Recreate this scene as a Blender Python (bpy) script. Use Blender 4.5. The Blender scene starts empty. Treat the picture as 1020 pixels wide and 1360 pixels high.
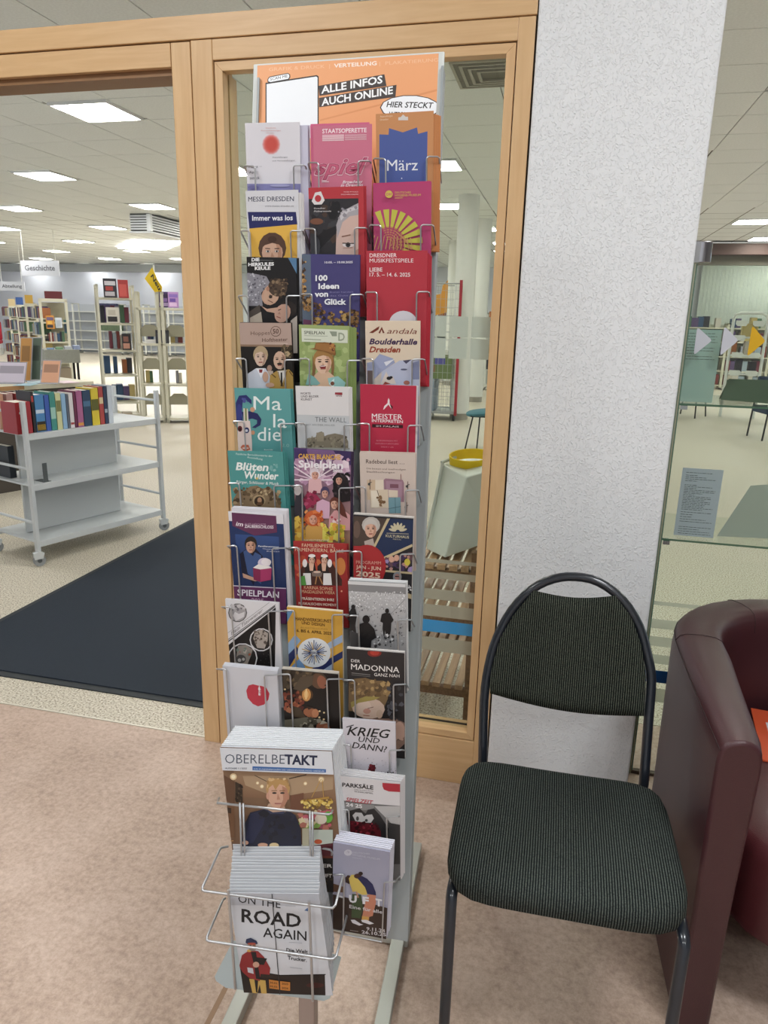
import bpy, math, random
import numpy as np
from mathutils import Matrix, Vector
from mathutils.geometry import tessellate_polygon
random.seed(7)
S = bpy.context.scene
COL = S.collection
# ---------------------------------------------------------------- camera
FPX = 948.0
CX, CY = 510.0, 680.0
CAM = Vector((0, 0, 1.5))
_dn = Vector((-80, 3520, FPX)).normalized()
_lx = Vector((-4110, -350, FPX)); _lx -= _dn * _lx.dot(_dn); _lx.normalize()
_X, _Z = -_lx, -_dn
_Y = _Z.cross(_X)
if _Y.z < 0: _Y = -_Y
RW = Matrix((_X, _Y, _Z))                 # world = RW @ (right, down, forward)
cam_data = bpy.data.cameras.new('camera'); cam = bpy.data.objects.new('camera', cam_data); COL.objects.link(cam)
r_, u_, b_ = RW @ Vector((1, 0, 0)), RW @ Vector((0, -1, 0)), RW @ Vector((0, 0, -1))
cam.matrix_world = Matrix(((r_.x, u_.x, b_.x, CAM.x), (r_.y, u_.y, b_.y, CAM.y), (r_.z, u_.z, b_.z, CAM.z), (0, 0, 0, 1)))
cam_data.sensor_fit = 'VERTICAL'; cam_data.sensor_height = 36; cam_data.lens = FPX / 1360 * 36
cam_data.clip_start = 0.05; cam_data.clip_end = 200
S.camera = cam
# ---------------------------------------------------------------- world, exposure
S.view_settings.view_transform = 'Standard'; S.view_settings.look = 'None'
S.view_settings.gamma = 1; S.view_settings.use_curve_mapping = False
S.view_settings.exposure = 0.88
wd = bpy.data.worlds.new('world'); S.world = wd; wd.use_nodes = True
wd.node_tree.nodes['Background'].inputs[0].default_value = (0.80, 0.86, 1.0, 1)
wd.node_tree.nodes['Background'].inputs[1].default_value = 1.1
LIGHT_E = 15.0
CEIL = 3.3
LIGHTS = []                                # ceiling light centres, filled below
def area(name, x, y, z, sx, sy, power, col=(0.95, 0.985, 1.0)):
    l = bpy.data.lights.new(name, 'AREA'); l.shape = 'RECTANGLE'; l.size = sx; l.size_y = sy; l.energy = power; l.color = col
    o = bpy.data.objects.new(name, l); COL.objects.link(o); o.location = (x, y, z); return o
# lamps of the lobby ceiling (behind and above the camera)
for i, (x, y) in enumerate([(-1.66, 0.45), (1.04, 0.45), (1.04, -2.25), (-1.66, -2.25)]):
    area('lobby_light', x, y, CEIL - 0.03, 0.6, 0.6, 23)
# ---------------------------------------------------------------- projection helpers
def ray(u, v): return RW @ Vector((u - CX, v - CY, FPX))
def P(u, v, x=None, y=None, z=None):
    d = ray(u, v)
    t = (z - CAM.z) / d.z if z is not None else (y - CAM.y) / d.y if y is not None else (x - CAM.x) / d.x
    return CAM + d * t
# ---------------------------------------------------------------- colour and materials
def lin(c): return c / 12.92 if c <= 0.04045 else ((c + 0.055) / 1.055) ** 2.4
def hx(h, k=1.0, ds=0.0):
    c = [int(h[i:i + 2], 16) / 255 for i in (0, 2, 4)]; g = .3 * c[0] + .59 * c[1] + .11 * c[2]
    return tuple(min(0.92, lin(x + (g - x) * ds) * k) for x in c) + (1.0,)
_m = {}
def mat(name, col, rough=0.6, metal=0.0, var=0.0, vscale=20.0, bump=0.0, bscale=80.0, emit=None, k=1.0, spec=0.5, stretch=None, coat=0.0):
    if name in _m: return _m[name]
    m = bpy.data.materials.new(name); m.use_nodes = True; nt = m.node_tree; b = nt.nodes['Principled BSDF']
    c = hx(col, k); b.inputs['Base Color'].default_value = c
    b.inputs['Roughness'].default_value = rough; b.inputs['Metallic'].default_value = metal
    b.inputs['Specular IOR Level'].default_value = spec
    if coat: b.inputs['Coat Weight'].default_value = coat
    tc = nt.nodes.new('ShaderNodeTexCoord'); src = tc.outputs['Object']
    if stretch:
        mp = nt.nodes.new('ShaderNodeMapping'); mp.inputs['Scale'].default_value = stretch
        nt.links.new(src, mp.inputs[0]); src = mp.outputs[0]
    if var:
        n = nt.nodes.new('ShaderNodeTexNoise'); n.inputs['Scale'].default_value = vscale; n.inputs['Detail'].default_value = 5
        nt.links.new(src, n.inputs[0])
        r = nt.nodes.new('ShaderNodeValToRGB')
        r.color_ramp.elements[0].position = 0.3; r.color_ramp.elements[1].position = 0.7
        r.color_ramp.elements[0].color = tuple(max(0, x * (1 - var)) for x in c[:3]) + (1,)
        r.color_ramp.elements[1].color = tuple(min(1, x * (1 + var)) for x in c[:3]) + (1,)
        nt.links.new(n.outputs[0], r.inputs[0]); nt.links.new(r.outputs[0], b.inputs['Base Color'])
    if bump:
        n = nt.nodes.new('ShaderNodeTexNoise'); n.inputs['Scale'].default_value = bscale; n.inputs['Detail'].default_value = 3
        nt.links.new(src, n.inputs[0])
        bp = nt.nodes.new('ShaderNodeBump'); bp.inputs['Strength'].default_value = bump; bp.inputs['Distance'].default_value = 0.01
        nt.links.new(n.outputs[0], bp.inputs['Height']); nt.links.new(bp.outputs[0], b.inputs['Normal'])
    if emit:
        b.inputs['Emission Color'].default_value = (1, 0.985, 0.96, 1); b.inputs['Emission Strength'].default_value = emit
    _m[name] = m; return m
def glassmat(name, tint, refl=0.06, rough=0.0):
    if name in _m: return _m[name]
    m = bpy.data.materials.new(name); m.use_nodes = True; nt = m.node_tree; nt.nodes.clear()
    o = nt.nodes.new('ShaderNodeOutputMaterial'); mix = nt.nodes.new('ShaderNodeMixShader')
    t = nt.nodes.new('ShaderNodeBsdfTransparent'); t.inputs[0].default_value = tint
    g = nt.nodes.new('ShaderNodeBsdfGlossy'); g.inputs['Roughness'].default_value = rough
    f = nt.nodes.new('ShaderNodeFresnel'); f.inputs[0].default_value = 1.45
    ge = nt.nodes.new('ShaderNodeNewGeometry'); inv = nt.nodes.new('ShaderNodeMath'); inv.operation = 'SUBTRACT'; inv.inputs[0].default_value = 1
    mu = nt.nodes.new('ShaderNodeMath'); mu.operation = 'MULTIPLY'   # the far face of a sheet does not reflect again
    nt.links.new(ge.outputs['Backfacing'], inv.inputs[1]); nt.links.new(inv.outputs[0], mu.inputs[0]); nt.links.new(f.outputs[0], mu.inputs[1])
    nt.links.new(mu.outputs[0], mix.inputs[0]); nt.links.new(t.outputs[0], mix.inputs[1]); nt.links.new(g.outputs[0], mix.inputs[2])
    nt.links.new(mix.outputs[0], o.inputs[0]); _m[name] = m; return m
def frosted(name, col, alpha):
    if name in _m: return _m[name]
    m = bpy.data.materials.new(name); m.use_nodes = True; nt = m.node_tree; nt.nodes.clear()
    o = nt.nodes.new('ShaderNodeOutputMaterial'); mix = nt.nodes.new('ShaderNodeMixShader'); mix.inputs[0].default_value = alpha
    t = nt.nodes.new('ShaderNodeBsdfTransparent'); d = nt.nodes.new('ShaderNodeBsdfDiffuse'); d.inputs[0].default_value = hx(col)
    tr = nt.nodes.new('ShaderNodeBsdfTranslucent'); tr.inputs[0].default_value = hx(col)
    a = nt.nodes.new('ShaderNodeMixShader'); a.inputs[0].default_value = .25; nt.links.new(d.outputs[0], a.inputs[1]); nt.links.new(tr.outputs[0], a.inputs[2])
    nt.links.new(t.outputs[0], mix.inputs[1]); nt.links.new(a.outputs[0], mix.inputs[2]); nt.links.new(mix.outputs[0], o.inputs[0])
    _m[name] = m; return m
def printmat():
    if 'print' in _m: return _m['print']
    m = bpy.data.materials.new('printed_paper'); m.use_nodes = True; nt = m.node_tree; b = nt.nodes['Principled BSDF']
    a = nt.nodes.new('ShaderNodeAttribute'); a.attribute_name = 'Col'
    nt.links.new(a.outputs['Color'], b.inputs['Base Color']); b.inputs['Roughness'].default_value = 0.45
    b.inputs['Specular IOR Level'].default_value = 0.35
    _m['print'] = m; return m
# ---------------------------------------------------------------- mesh builder
WM = {}                                    # world matrices of empties and things
class MB:
    def __init__(s): s.v = []; s.f = []; s.mi = []; s.cur = 0
    def add(s, vs, fs):
        n = len(s.v); s.v += [Vector(p) for p in vs]
        for f in fs: s.f.append([i + n for i in f]); s.mi.append(s.cur)
        return s
    def box(s, x0, y0, z0, x1, y1, z1, M=None):
        vs = [Vector((x, y, z)) for x in (x0, x1) for y in (y0, y1) for z in (z0, z1)]
        if M: vs = [M @ p for p in vs]
        return s.add(vs, [(0, 1, 3, 2), (4, 6, 7, 5), (0, 4, 5, 1), (2, 3, 7, 6), (0, 2, 6, 4), (1, 5, 7, 3)])
    def prism(s, a, b):
        """two matching loops of points joined into a solid"""
        n = len(a); s.add(list(a) + list(b), [[i, (i + 1) % n, n + (i + 1) % n, n + i] for i in range(n)] + [list(range(n))[::-1], list(range(n, 2 * n))])
        return s
    def extrude(s, pts, M, z0, z1):
        return s.prism([M @ Vector((x, y, z0)) for x, y in pts], [M @ Vector((x, y, z1)) for x, y in pts])
    def tube(s, pts, r, n=8, closed=False, rs=None, sq=1.0):
        pts = [Vector(p) for p in pts]; m = len(pts); rings = []
        up = None
        for i, p in enumerate(pts):
            a = pts[i - 1] if (i or closed) else p; b = pts[(i + 1) % m] if (i < m - 1 or closed) else p
            t = (b - a).normalized()
            if up is None: up = t.orthogonal().normalized()
            up = (up - t * up.dot(t)).normalized(); w = t.cross(up)
            k = 1.0
            if (0 < i < m - 1) or closed:
                c = (p - a).normalized().dot((b - p).normalized()); k = 1 / max(0.5, math.sqrt(max(0, (1 + c) / 2)))
            rr = (rs[i] if rs else r)
            rings.append([p + (up * math.cos(2 * math.pi * j / n) + w * math.sin(2 * math.pi * j / n)) * rr * (1 if k < 1.3 else k * .8) for j in range(n)])
        fs = []; mm = m if closed else m - 1
        for i in range(mm):
            i2 = (i + 1) % m
            for j in range(n): fs.append((i * n + j, i * n + (j + 1) % n, i2 * n + (j + 1) % n, i2 * n + j))
        if not closed: fs += [tuple(range(n))[::-1], tuple(range((m - 1) * n, m * n))]
        return s.add([q for r_ in rings for q in r_], fs)
    def cyl(s, p0, p1, r, n=16, r1=None):
        return s.tube([p0, p1], r, n, rs=[r, r if r1 is None else r1])
    def ring_loft(s, rings, cap=True, close=True):
        n = len(rings[0]); fs = []
        for i in range(len(rings) - 1):
            for j in range(n if close else n - 1): fs.append((i * n + j, i * n + (j + 1) % n, (i + 1) * n + (j + 1) % n, (i + 1) * n + j))
        if cap: fs += [tuple(range(n))[::-1], tuple(range((len(rings) - 1) * n, len(rings) * n))]
        return s.add([q for r in rings for q in r], fs)
    def build(s, name, m, parent=None, smooth=False, bevel=0.0, world=True, subsurf=0, seg=2, kind=None, label=None, mw=None):
        vs = s.v
        if parent is not None and world:
            iv = WM[parent.name].inverted(); vs = [iv @ p for p in vs]
        elif mw is not None:
            iv = mw.inverted(); vs = [iv @ p for p in vs]
        me = bpy.data.meshes.new(name); me.from_pydata([tuple(p) for p in vs], [], s.f); me.update()
        ms = m if isinstance(m, (list, tuple)) else [m]
        for x in ms: me.materials.append(x)
        if len(ms) > 1: me.polygons.foreach_set('material_index', s.mi)
        if smooth: me.polygons.foreach_set('use_smooth', [True] * len(me.polygons))
        o = bpy.data.objects.new(name, me); COL.objects.link(o)
        if parent is not None: o.parent = parent; WM[o.name] = WM[parent.name].copy()
        elif mw is not None: o.matrix_world = mw; WM[o.name] = mw.copy()
        else: WM[o.name] = Matrix()
        if bevel:
            b = o.modifiers.new('bevel', 'BEVEL'); b.width = bevel; b.segments = seg; b.limit_method = 'ANGLE'; b.angle_limit = math.radians(40)
            b.harden_normals = False
        if subsurf:
            q = o.modifiers.new('sub', 'SUBSURF'); q.levels = subsurf; q.render_levels = subsurf
        if smooth and not subsurf:
            try:
                me.polygons.foreach_set('use_smooth', [True] * len(me.polygons))
                with_angle(o)
            except Exception: pass
        if kind: o['kind'] = kind
        if label: o['label'] = label
        return o
def with_angle(o):
    me = o.data; me.update()
    # sharp edges above 50 degrees
    fn = {}
    for p in me.polygons:
        for k in p.edge_keys: fn.setdefault(k, []).append(p.normal)
    for e in me.edges:
        ns = fn.get(tuple(sorted(e.vertices)), fn.get(e.key, []))
        if len(ns) == 2 and ns[0].angle(ns[1], 0) > math.radians(50): e.use_edge_sharp = True
def frame(o, x, y):
    """matrix from origin, x axis, y axis"""
    x = Vector(x).normalized(); y = Vector(y); y = (y - x * y.dot(x)).normalized(); z = x.cross(y); o = Vector(o)
    return Matrix(((x.x, y.x, z.x, o.x), (x.y, y.y, z.y, o.y), (x.z, y.z, z.z, o.z), (0, 0, 0, 1)))
def tag(o, label=None, cat=None, group=None, kind=None):
    if label: o['label'] = label
    if cat: o['category'] = cat
    if group: o['group'] = group
    if kind: o['kind'] = kind
    return o
def thing(name, label, cat, M=None, group=None, kind=None):
    o = bpy.data.objects.new(name, None); COL.objects.link(o); o.empty_display_size = 0.05
    M = M if M is not None else Matrix(); o.matrix_world = M; WM[o.name] = M.copy()
    return tag(o, label, cat, group, kind)
def at(x, y, z=0, rz=0): return Matrix.Translation((x, y, z)) @ Matrix.Rotation(rz, 4, 'Z')
def copy_tree(o, M, label=None, group=None):
    c = o.copy(); COL.objects.link(c); c.matrix_world = M; WM[c.name] = M.copy()
    if label: c['label'] = label
    if group: c['group'] = group
    for ch in o.children:
        d = ch.copy(); COL.objects.link(d); d.parent = c
        for g in ch.children:
            e = g.copy(); COL.objects.link(e); e.parent = d
    return c
# ---------------------------------------------------------------- text glyph cache
_tc = {}
def glyphs(txt, bold=0.0, shear=0.0):
    key = (txt, bold, shear)
    if key in _tc: return _tc[key]
    cu = bpy.data.curves.new('t', 'FONT'); cu.body = txt; cu.size = 1; cu.offset = bold; cu.shear = shear; cu.resolution_u = 2
    o = bpy.data.objects.new('t', cu); me = bpy.data.meshes.new_from_object(o)
    vs = [v.co.copy() for v in me.vertices]; fs = [tuple(p.vertices) for p in me.polygons]
    bpy.data.objects.remove(o); bpy.data.meshes.remove(me); bpy.data.curves.remove(cu)
    x0 = min((v.x for v in vs), default=0); x1 = max((v.x for v in vs), default=1)
    r = (vs, fs, x0, x1); _tc[key] = r; return r
def clip(poly, x0, y0, x1, y1):
    def cut(pts, f, g):
        out = []
        for i in range(len(pts)):
            a, b = pts[i - 1], pts[i]
            if f(b):
                if not f(a): out.append(g(a, b))
                out.append(b)
            elif f(a): out.append(g(a, b))
        return out
    def ix(c): return lambda a, b: (c, a[1] + (b[1] - a[1]) * (c - a[0]) / (b[0] - a[0]))
    def iy(c): return lambda a, b: (a[0] + (b[0] - a[0]) * (c - a[1]) / (b[1] - a[1]), c)
    for f, g in ((lambda p: p[0] >= x0, ix(x0)), (lambda p: p[0] <= x1, ix(x1)), (lambda p: p[1] >= y0, iy(y0)), (lambda p: p[1] <= y1, iy(y1))):
        if len(poly) < 3: return []
        poly = cut(poly, f, g)
    return poly
DS = 0.14
KC = 0.95                                  # print albedo / photographed value under the lobby light
class Art:
    """flat print on a sheet: coloured shapes in the sheet's own plane"""
    def __init__(s, M, w, h, crop, step=0.00003):
        s.M = M; s.Mi = M.inverted(); s.o = s.Mi @ CAM; s.R = s.Mi.to_3x3(); s.w = w; s.h = h; s.c = crop; s.v = []; s.f = []; s.col = []; s.z = 0.00012; s.step = step
    def q(s, X, Y):
        d = s.R @ ray(s.c[0] + X / s.c[2], s.c[1] + Y / s.c[2]); t = -s.o.z / d.z
        p = s.o + d * t; return (p.x, p.y)
    def _poly(s, pts, cols):
        tri = tessellate_polygon([[Vector((x, y, 0)) for x, y in pts]])
        n = len(s.v); s.v += [(x, y, s.z) for x, y in pts]
        for t in tri:
            a, b, c = (pts[i] for i in t)
            if (b[0] - a[0]) * (c[1] - a[1]) - (b[1] - a[1]) * (c[0] - a[0]) < 0: t = (t[0], t[2], t[1])
            s.f.append([n + i for i in t]); s.col.append([cols[i % len(cols)] for i in t] if len(cols) > 1 else [cols[0]] * 3)
        s.z += s.step
    def p(s, pts, c):
        L = clip([s.q(*a) for a in pts], 0, -s.h, s.w, 0)
        if len(L) >= 3: s._poly(L, [hx(c, KC, DS)])
        return s
    def r(s, x0, y0, x1, y1, c): return s.p([(x0, y0), (x1, y0), (x1, y1), (x0, y1)], c)
    def full(s, c, y0=0.0, y1=1.0, x0=0.0, x1=1.0, c2=None):
        """rectangle in sheet fractions, optional vertical gradient"""
        L = [(s.w * x0, -s.h * y0), (s.w * x1, -s.h * y0), (s.w * x1, -s.h * y1), (s.w * x0, -s.h * y1)]
        a = hx(c, KC, DS); b = hx(c2 or c, KC, DS); s._poly(L, [a, a, b, b]); return s
    def e(s, cx, cy, rx, ry, c, rot=0, n=14):
        ca, sa = math.cos(rot), math.sin(rot)
        return s.p([(cx + rx * math.cos(t) * ca - ry * math.sin(t) * sa, cy + rx * math.cos(t) * sa + ry * math.sin(t) * ca) for t in (2 * math.pi * i / n for i in range(n))], c)
    def l(s, x0, y0, x1, y1, w, c):
        dx, dy = x1 - x0, y1 - y0; L = math.hypot(dx, dy) or 1; nx, ny = -dy / L * w / 2, dx / L * w / 2
        return s.p([(x0 + nx, y0 + ny), (x1 + nx, y1 + ny), (x1 - nx, y1 - ny), (x0 - nx, y0 - ny)], c)
    def t(s, txt, x0, y0, x1, y1, h, c, bold=0.0, shear=0.0):
        """text from baseline-left pixel to baseline-right pixel; h = capital height"""
        if 'M' in txt and bold:           # heavier face made of shifted copies
            for q in (-bold * h * .9, 0): s.t(txt, x0 + q, y0, x1 + q, y1, h, c, 0, shear)
            x0, x1, bold = x0 + bold * h * .9, x1 + bold * h * .9, 0
        vs, fs, a, b = glyphs(txt, bold, shear); p0 = Vector(s.q(x0, y0)); p1 = Vector(s.q(x1, y1)); ph = Vector(s.q(x0, y0 - h))
        ux = (p1 - p0) / max(1e-6, b - a); uy = (ph - p0) / 0.72; n = len(s.v); c = hx(c, KC, DS)
        for v in vs:
            q = p0 + ux * (v.x - a) + uy * v.y
            s.v.append((min(max(q.x, 0), s.w), min(max(q.y, -s.h), 0), s.z))
        for f in fs: s.f.append([n + i for i in f]); s.col.append([c] * len(f))
        s.z += s.step; return s
    def sp(s, x0, y0, x1, y1, n, r, cols, seed=1):
        rnd = random.Random(seed)
        for i in range(n):
            cx, cy = rnd.uniform(x0, x1), rnd.uniform(y0, y1); rr = r * rnd.uniform(.5, 1.4); a = rnd.uniform(0, 3)
            z = s.z; s.p([(cx + rr * math.cos(a + k * 1.26) * rnd.uniform(.6, 1.2), cy + rr * math.sin(a + k * 1.26) * rnd.uniform(.6, 1.2)) for k in range(5)], rnd.choice(cols)); s.z = z + 0.000003
        s.z += s.step; return s
    def face(s, cx, cy, w, h, skin, hair, sh='8a5a48', hr=1.0, tilt=0.0, low=0.0):
        """head with hair cap, shaded side, eyes, nose and mouth (w, h = face size)"""
        def T(dx, dy): return (cx + dx * math.cos(tilt) - dy * math.sin(tilt), cy + dx * math.sin(tilt) + dy * math.cos(tilt))
        if hr > 0: s.e(*T(0, -h * .16), w * .60 * hr, h * .52 * hr, hair, tilt)
        if low > 0: s.e(*T(0, h * .1), w * .66, h * low, hair, tilt)
        s.e(cx, cy, w * .47, h * .5, skin, tilt)
        s.p([T(w * .16, -h * .34), T(w * .40, -h * .22), T(w * .43, h * .1), T(w * .28, h * .4), T(w * .1, h * .46), T(w * .26, h * .1)], sh)
        if hr > 0: s.p([T(-w * .5, -h * .14), T(-w * .42, -h * .42), T(0, -h * .56), T(w * .42, -h * .42), T(w * .5, -h * .1), T(w * .3, -h * .28), T(0, -h * .34), T(-w * .34, -h * .26)], hair)
        for sx in (-1, 1):
            s.e(*T(sx * w * .2, -h * .05), w * .1, h * .035, '2e2220', tilt)
            s.l(*T(sx * w * .1, -h * .14), *T(sx * w * .32, -h * .15), h * .03, '4a3228')
        s.p([T(-w * .02, -h * .02), T(w * .09, h * .14), T(-w * .07, h * .15)], sh)
        s.l(*T(-w * .15, h * .27), *T(w * .15, h * .26), h * .06, 'a04840')
        return s
    def build(s, parent):
        me = bpy.data.meshes.new('cover_print'); me.from_pydata(s.v, [], s.f); me.update()
        at_ = me.color_attributes.new('Col', 'FLOAT_COLOR', 'CORNER')
        buf = []
        for f, c in zip(s.f, s.col):
            for q in c: buf += list(q)
        at_.data.foreach_set('color', buf); me.materials.append(printmat())
        o = bpy.data.objects.new('cover_print', me); COL.objects.link(o); o.parent = parent; return o
# ================================================================ the setting
FY = 2.086                                 # front plane of the wooden partition
def m_lino():
    m = mat('lino', 'b8a093', 0.42, k=1.0); nt = m.node_tree; b = nt.nodes['Principled BSDF']
    tc = nt.nodes.new('ShaderNodeTexCoord')
    def noise(sc, det, ro=.6):
        n = nt.nodes.new('ShaderNodeTexNoise'); n.inputs['Scale'].default_value = sc; n.inputs['Detail'].default_value = det; n.inputs['Roughness'].default_value = ro
        nt.links.new(tc.outputs['Object'], n.inputs[0]); return n
    a = noise(55, 8, .75); c = noise(5, 3)
    r = nt.nodes.new('ShaderNodeValToRGB'); e = r.color_ramp.elements
    e[0].position = .32; e[0].color = hx('97806f'); e[1].position = .68; e[1].color = hx('d6c1b2')
    k = r.color_ramp.elements.new(.5); k.color = hx('bea695')
    mx = nt.nodes.new('ShaderNodeMix'); mx.data_type = 'FLOAT'; mx.inputs[0].default_value = .3
    nt.links.new(a.outputs[0], mx.inputs[2]); nt.links.new(c.outputs[0], mx.inputs[3])
    nt.links.new(mx.outputs[0], r.inputs[0]); nt.links.new(r.outputs[0], b.inputs['Base Color'])
    return m
def m_terrazzo():
    m = mat('terrazzo', 'b7ab93', 0.5); nt = m.node_tree; b = nt.nodes['Principled BSDF']
    tc = nt.nodes.new('ShaderNodeTexCoord')
    v = nt.nodes.new('ShaderNodeTexNoise'); v.inputs['Scale'].default_value = 130; v.inputs['Detail'].default_value = 2
    nt.links.new(tc.outputs['Object'], v.inputs[0])
    r = nt.nodes.new('ShaderNodeValToRGB'); e = r.color_ramp.elements
    e[0].position = .36; e[0].color = hx('7d7260'); e[1].position = .56; e[1].color = hx('cfc8b6')
    k = r.color_ramp.elements.new(.43); k.color = hx('bcb3a0'); k = r.color_ramp.elements.new(.68); k.color = hx('e2dccf')
    nt.links.new(v.outputs[0], r.inputs[0]); nt.links.new(r.outputs[0], b.inputs['Base Color'])
    return m
def m_wood(name, c0, c1, stretch, sc=9):
    if name in _m: return _m[name]
    m = mat(name, c0, 0.42); nt = m.node_tree; b = nt.nodes['Principled BSDF']
    tc = nt.nodes.new('ShaderNodeTexCoord'); mp = nt.nodes.new('ShaderNodeMapping'); mp.inputs['Scale'].default_value = stretch
    nt.links.new(tc.outputs['Object'], mp.inputs[0])
    n = nt.nodes.new('ShaderNodeTexNoise'); n.inputs['Scale'].default_value = sc; n.inputs['Detail'].default_value = 6; n.inputs['Distortion'].default_value = .6
    nt.links.new(mp.outputs[0], n.inputs[0])
    r = nt.nodes.new('ShaderNodeValToRGB'); e = r.color_ramp.elements
    e[0].position = .3; e[0].color = hx(c0); e[1].position = .7; e[1].color = hx(c1)
    nt.links.new(n.outputs[0], r.inputs[0]); nt.links.new(r.outputs[0], b.inputs['Base Color'])
    return m
def m_rough():
    m = mat('woodchip_wall', 'e6e8ea', 0.8); nt = m.node_tree; b = nt.nodes['Principled BSDF']
    tc = nt.nodes.new('ShaderNodeTexCoord'); mp = nt.nodes.new('ShaderNodeMapping'); mp.inputs['Scale'].default_value = (1, 1, .8)
    nt.links.new(tc.outputs['Object'], mp.inputs[0])
    n = nt.nodes.new('ShaderNodeTexNoise'); n.inputs['Scale'].default_value = 200; n.inputs['Detail'].default_value = 1.5; n.inputs['Distortion'].default_value = .5
    nt.links.new(mp.outputs[0], n.inputs[0])
    r = nt.nodes.new('ShaderNodeValToRGB'); r.color_ramp.elements[0].position = .53; r.color_ramp.elements[1].position = .64
    nt.links.new(n.outputs[0], r.inputs[0])
    bp = nt.nodes.new('ShaderNodeBump'); bp.inputs['Strength'].default_value = .55; bp.inputs['Distance'].default_value = .003
    nt.links.new(r.outputs[0], bp.inputs['Height']); nt.links.new(bp.outputs[0], b.inputs['Normal'])
    return m
LINO, TERR, ROUGH = m_lino(), m_terrazzo(), m_rough()
WV = m_wood('beech_upright', 'cda678', 'd8b486', (7, 7, .5)); WH = m_wood('beech_rail', 'cda678', 'd8b486', (.5, 7, 7))
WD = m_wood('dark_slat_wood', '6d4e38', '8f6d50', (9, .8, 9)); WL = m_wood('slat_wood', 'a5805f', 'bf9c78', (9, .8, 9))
WHITE = mat('wall_white', 'cfd2d8', .8, k=1.0); CEILM = mat('ceiling_tile_board', 'e2e5e2', .9, var=.05, vscale=60)
GAP = mat('joint_shadow_gap', '6b675c', .9)
def struct(mb, name, m, **k):
    o = mb.build(name, m, **k); o['kind'] = 'structure'; return o
# floors: linoleum in the lobby, terrazzo in the library hall
fl = struct(MB().box(-6, -4, -.1, .33, 2.108, 0).box(.33, -4, -.1, 9, 2.65, 0), 'floor', LINO)
SEAM = mat('floor_weld', '9a7c62', .6)
MB().box(-.006, 0, 0, .006, 4.0, .0006, M=Matrix.Translation((-.635, -2.0, 0))).build('floor_seam', SEAM, fl)
struct(MB().box(-34, 2.112, -.1, .33, 31, 0).box(.33, 2.654, -.1, 14, 31, 0), 'floor', TERR)
STRIP = mat('pale_metal', 'd8d3c4', .35, .3)
struct(MB().box(-6, 2.106, -.02, -1.155, 2.114, .003), 'trim_1', STRIP)
# walls round the hall and behind the camera
struct(MB().box(-34, 26, 0, 3.2, 26.2, CEIL + .1), 'wall_back', WHITE)
struct(MB().box(-34.2, 2, 0, -34, 26.2, .9).box(-34.2, 2, 2.9, -34, 26.2, CEIL + .1), 'wall_left', WHITE)  # open band added out of view so world light brightens the hall ceiling
struct(MB().box(9, -4, 0, 9.2, 3, CEIL + .1).box(9, 3, 0, 9.2, 26, .9).box(9, 3, 2.9, 9.2, 26, CEIL + .1), 'wall_right', WHITE)  # same unseen opening on this side, added for light on the ceiling
struct(MB().box(-6.2, -4.2, 0, 9.2, -4, CEIL + .1), 'wall_front', WHITE)
struct(MB().box(-6.2, -4, 0, -6, 2.0, CEIL + .1), 'wall_lobby', WHITE)
# ceiling: a slab with a painted grid far off, single tiles nearer
T = 0.675; TX, TY = -4.70, 6.14
def m_ceil():
    m = mat('ceiling_grid', 'b9b5a7', .9); nt = m.node_tree; b = nt.nodes['Principled BSDF']
    tc = nt.nodes.new('ShaderNodeTexCoord'); mp = nt.nodes.new('ShaderNodeMapping')
    mp.inputs['Location'].default_value = (-TX / T, -TY / T, 0); mp.inputs['Scale'].default_value = (1 / T, 1 / T, 1)
    nt.links.new(tc.outputs['Object'], mp.inputs[0])
    br = nt.nodes.new('ShaderNodeTexBrick'); br.offset = 0; br.inputs['Scale'].default_value = 1; br.inputs['Brick Width'].default_value = 1; br.inputs['Row Height'].default_value = 1
    br.inputs['Mortar Size'].default_value = .016; br.inputs['Color1'].default_value = hx('e2e5e2'); br.inputs['Color2'].default_value = hx('dee1de'); br.inputs['Mortar'].default_value = hx('6e6c64')
    nt.links.new(mp.outputs[0], br.inputs[0]); nt.links.new(br.outputs[0], b.inputs['Base Color']); return m
ceil = struct(MB().box(-34, -4, CEIL + .012, 14, 31, CEIL + .1), 'ceiling', m_ceil())
LP = [(-4.36, 6.48), (-4.36, 3.78), (-1.66, 3.78), (1.04, 3.78), (-7.06, 9.2), (-4.36, 9.2), (-1.66, 9.2), (-9.76, 11.9), (-7.06, 11.9), (-4.36, 11.9), (-1.89, 12.3), (-12.46, 14.6), (-9.76, 14.6), (-7.06, 14.6), (-1.77, 15.3),
      (-12.46, 17.3), (-9.76, 17.3), (-15.2, 17.3), (-15.2, 20), (-12.46, 20), (-17.9, 20), (-15.2, 22.7), (-12.5, 22.7), (-17.9, 22.7), (-20.6, 22.7), (-17.9, 25.3), (-15.2, 25.3), (-20.6, 25.3),
      (-7.06, 20), (-4.36, 17.3), (-1.66, 20), (-4.36, 22.7), (-1.3, 22.7), (-1.5, 18), (1.04, 9.2), (3.05, 14.5), (3.9, 17.2), (5.4, 11.9), (5.8, 6.5), (5.2, 14.6), (5.2, 17.3), (5.2, 20), (7.4, 17.3), (7.4, 20), (7.4, 14.6), (4.4, 19.6), (3.74, 9.2), (3.74, 5.0)]  # out-of-view panels at far right added to brighten the blinds
def tidx(x, y): return (math.floor((x - TX) / T), math.floor((y - TY) / T))
lit = {tidx(x, y) for x, y in LP}
tile_me = None; cand = []
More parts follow.
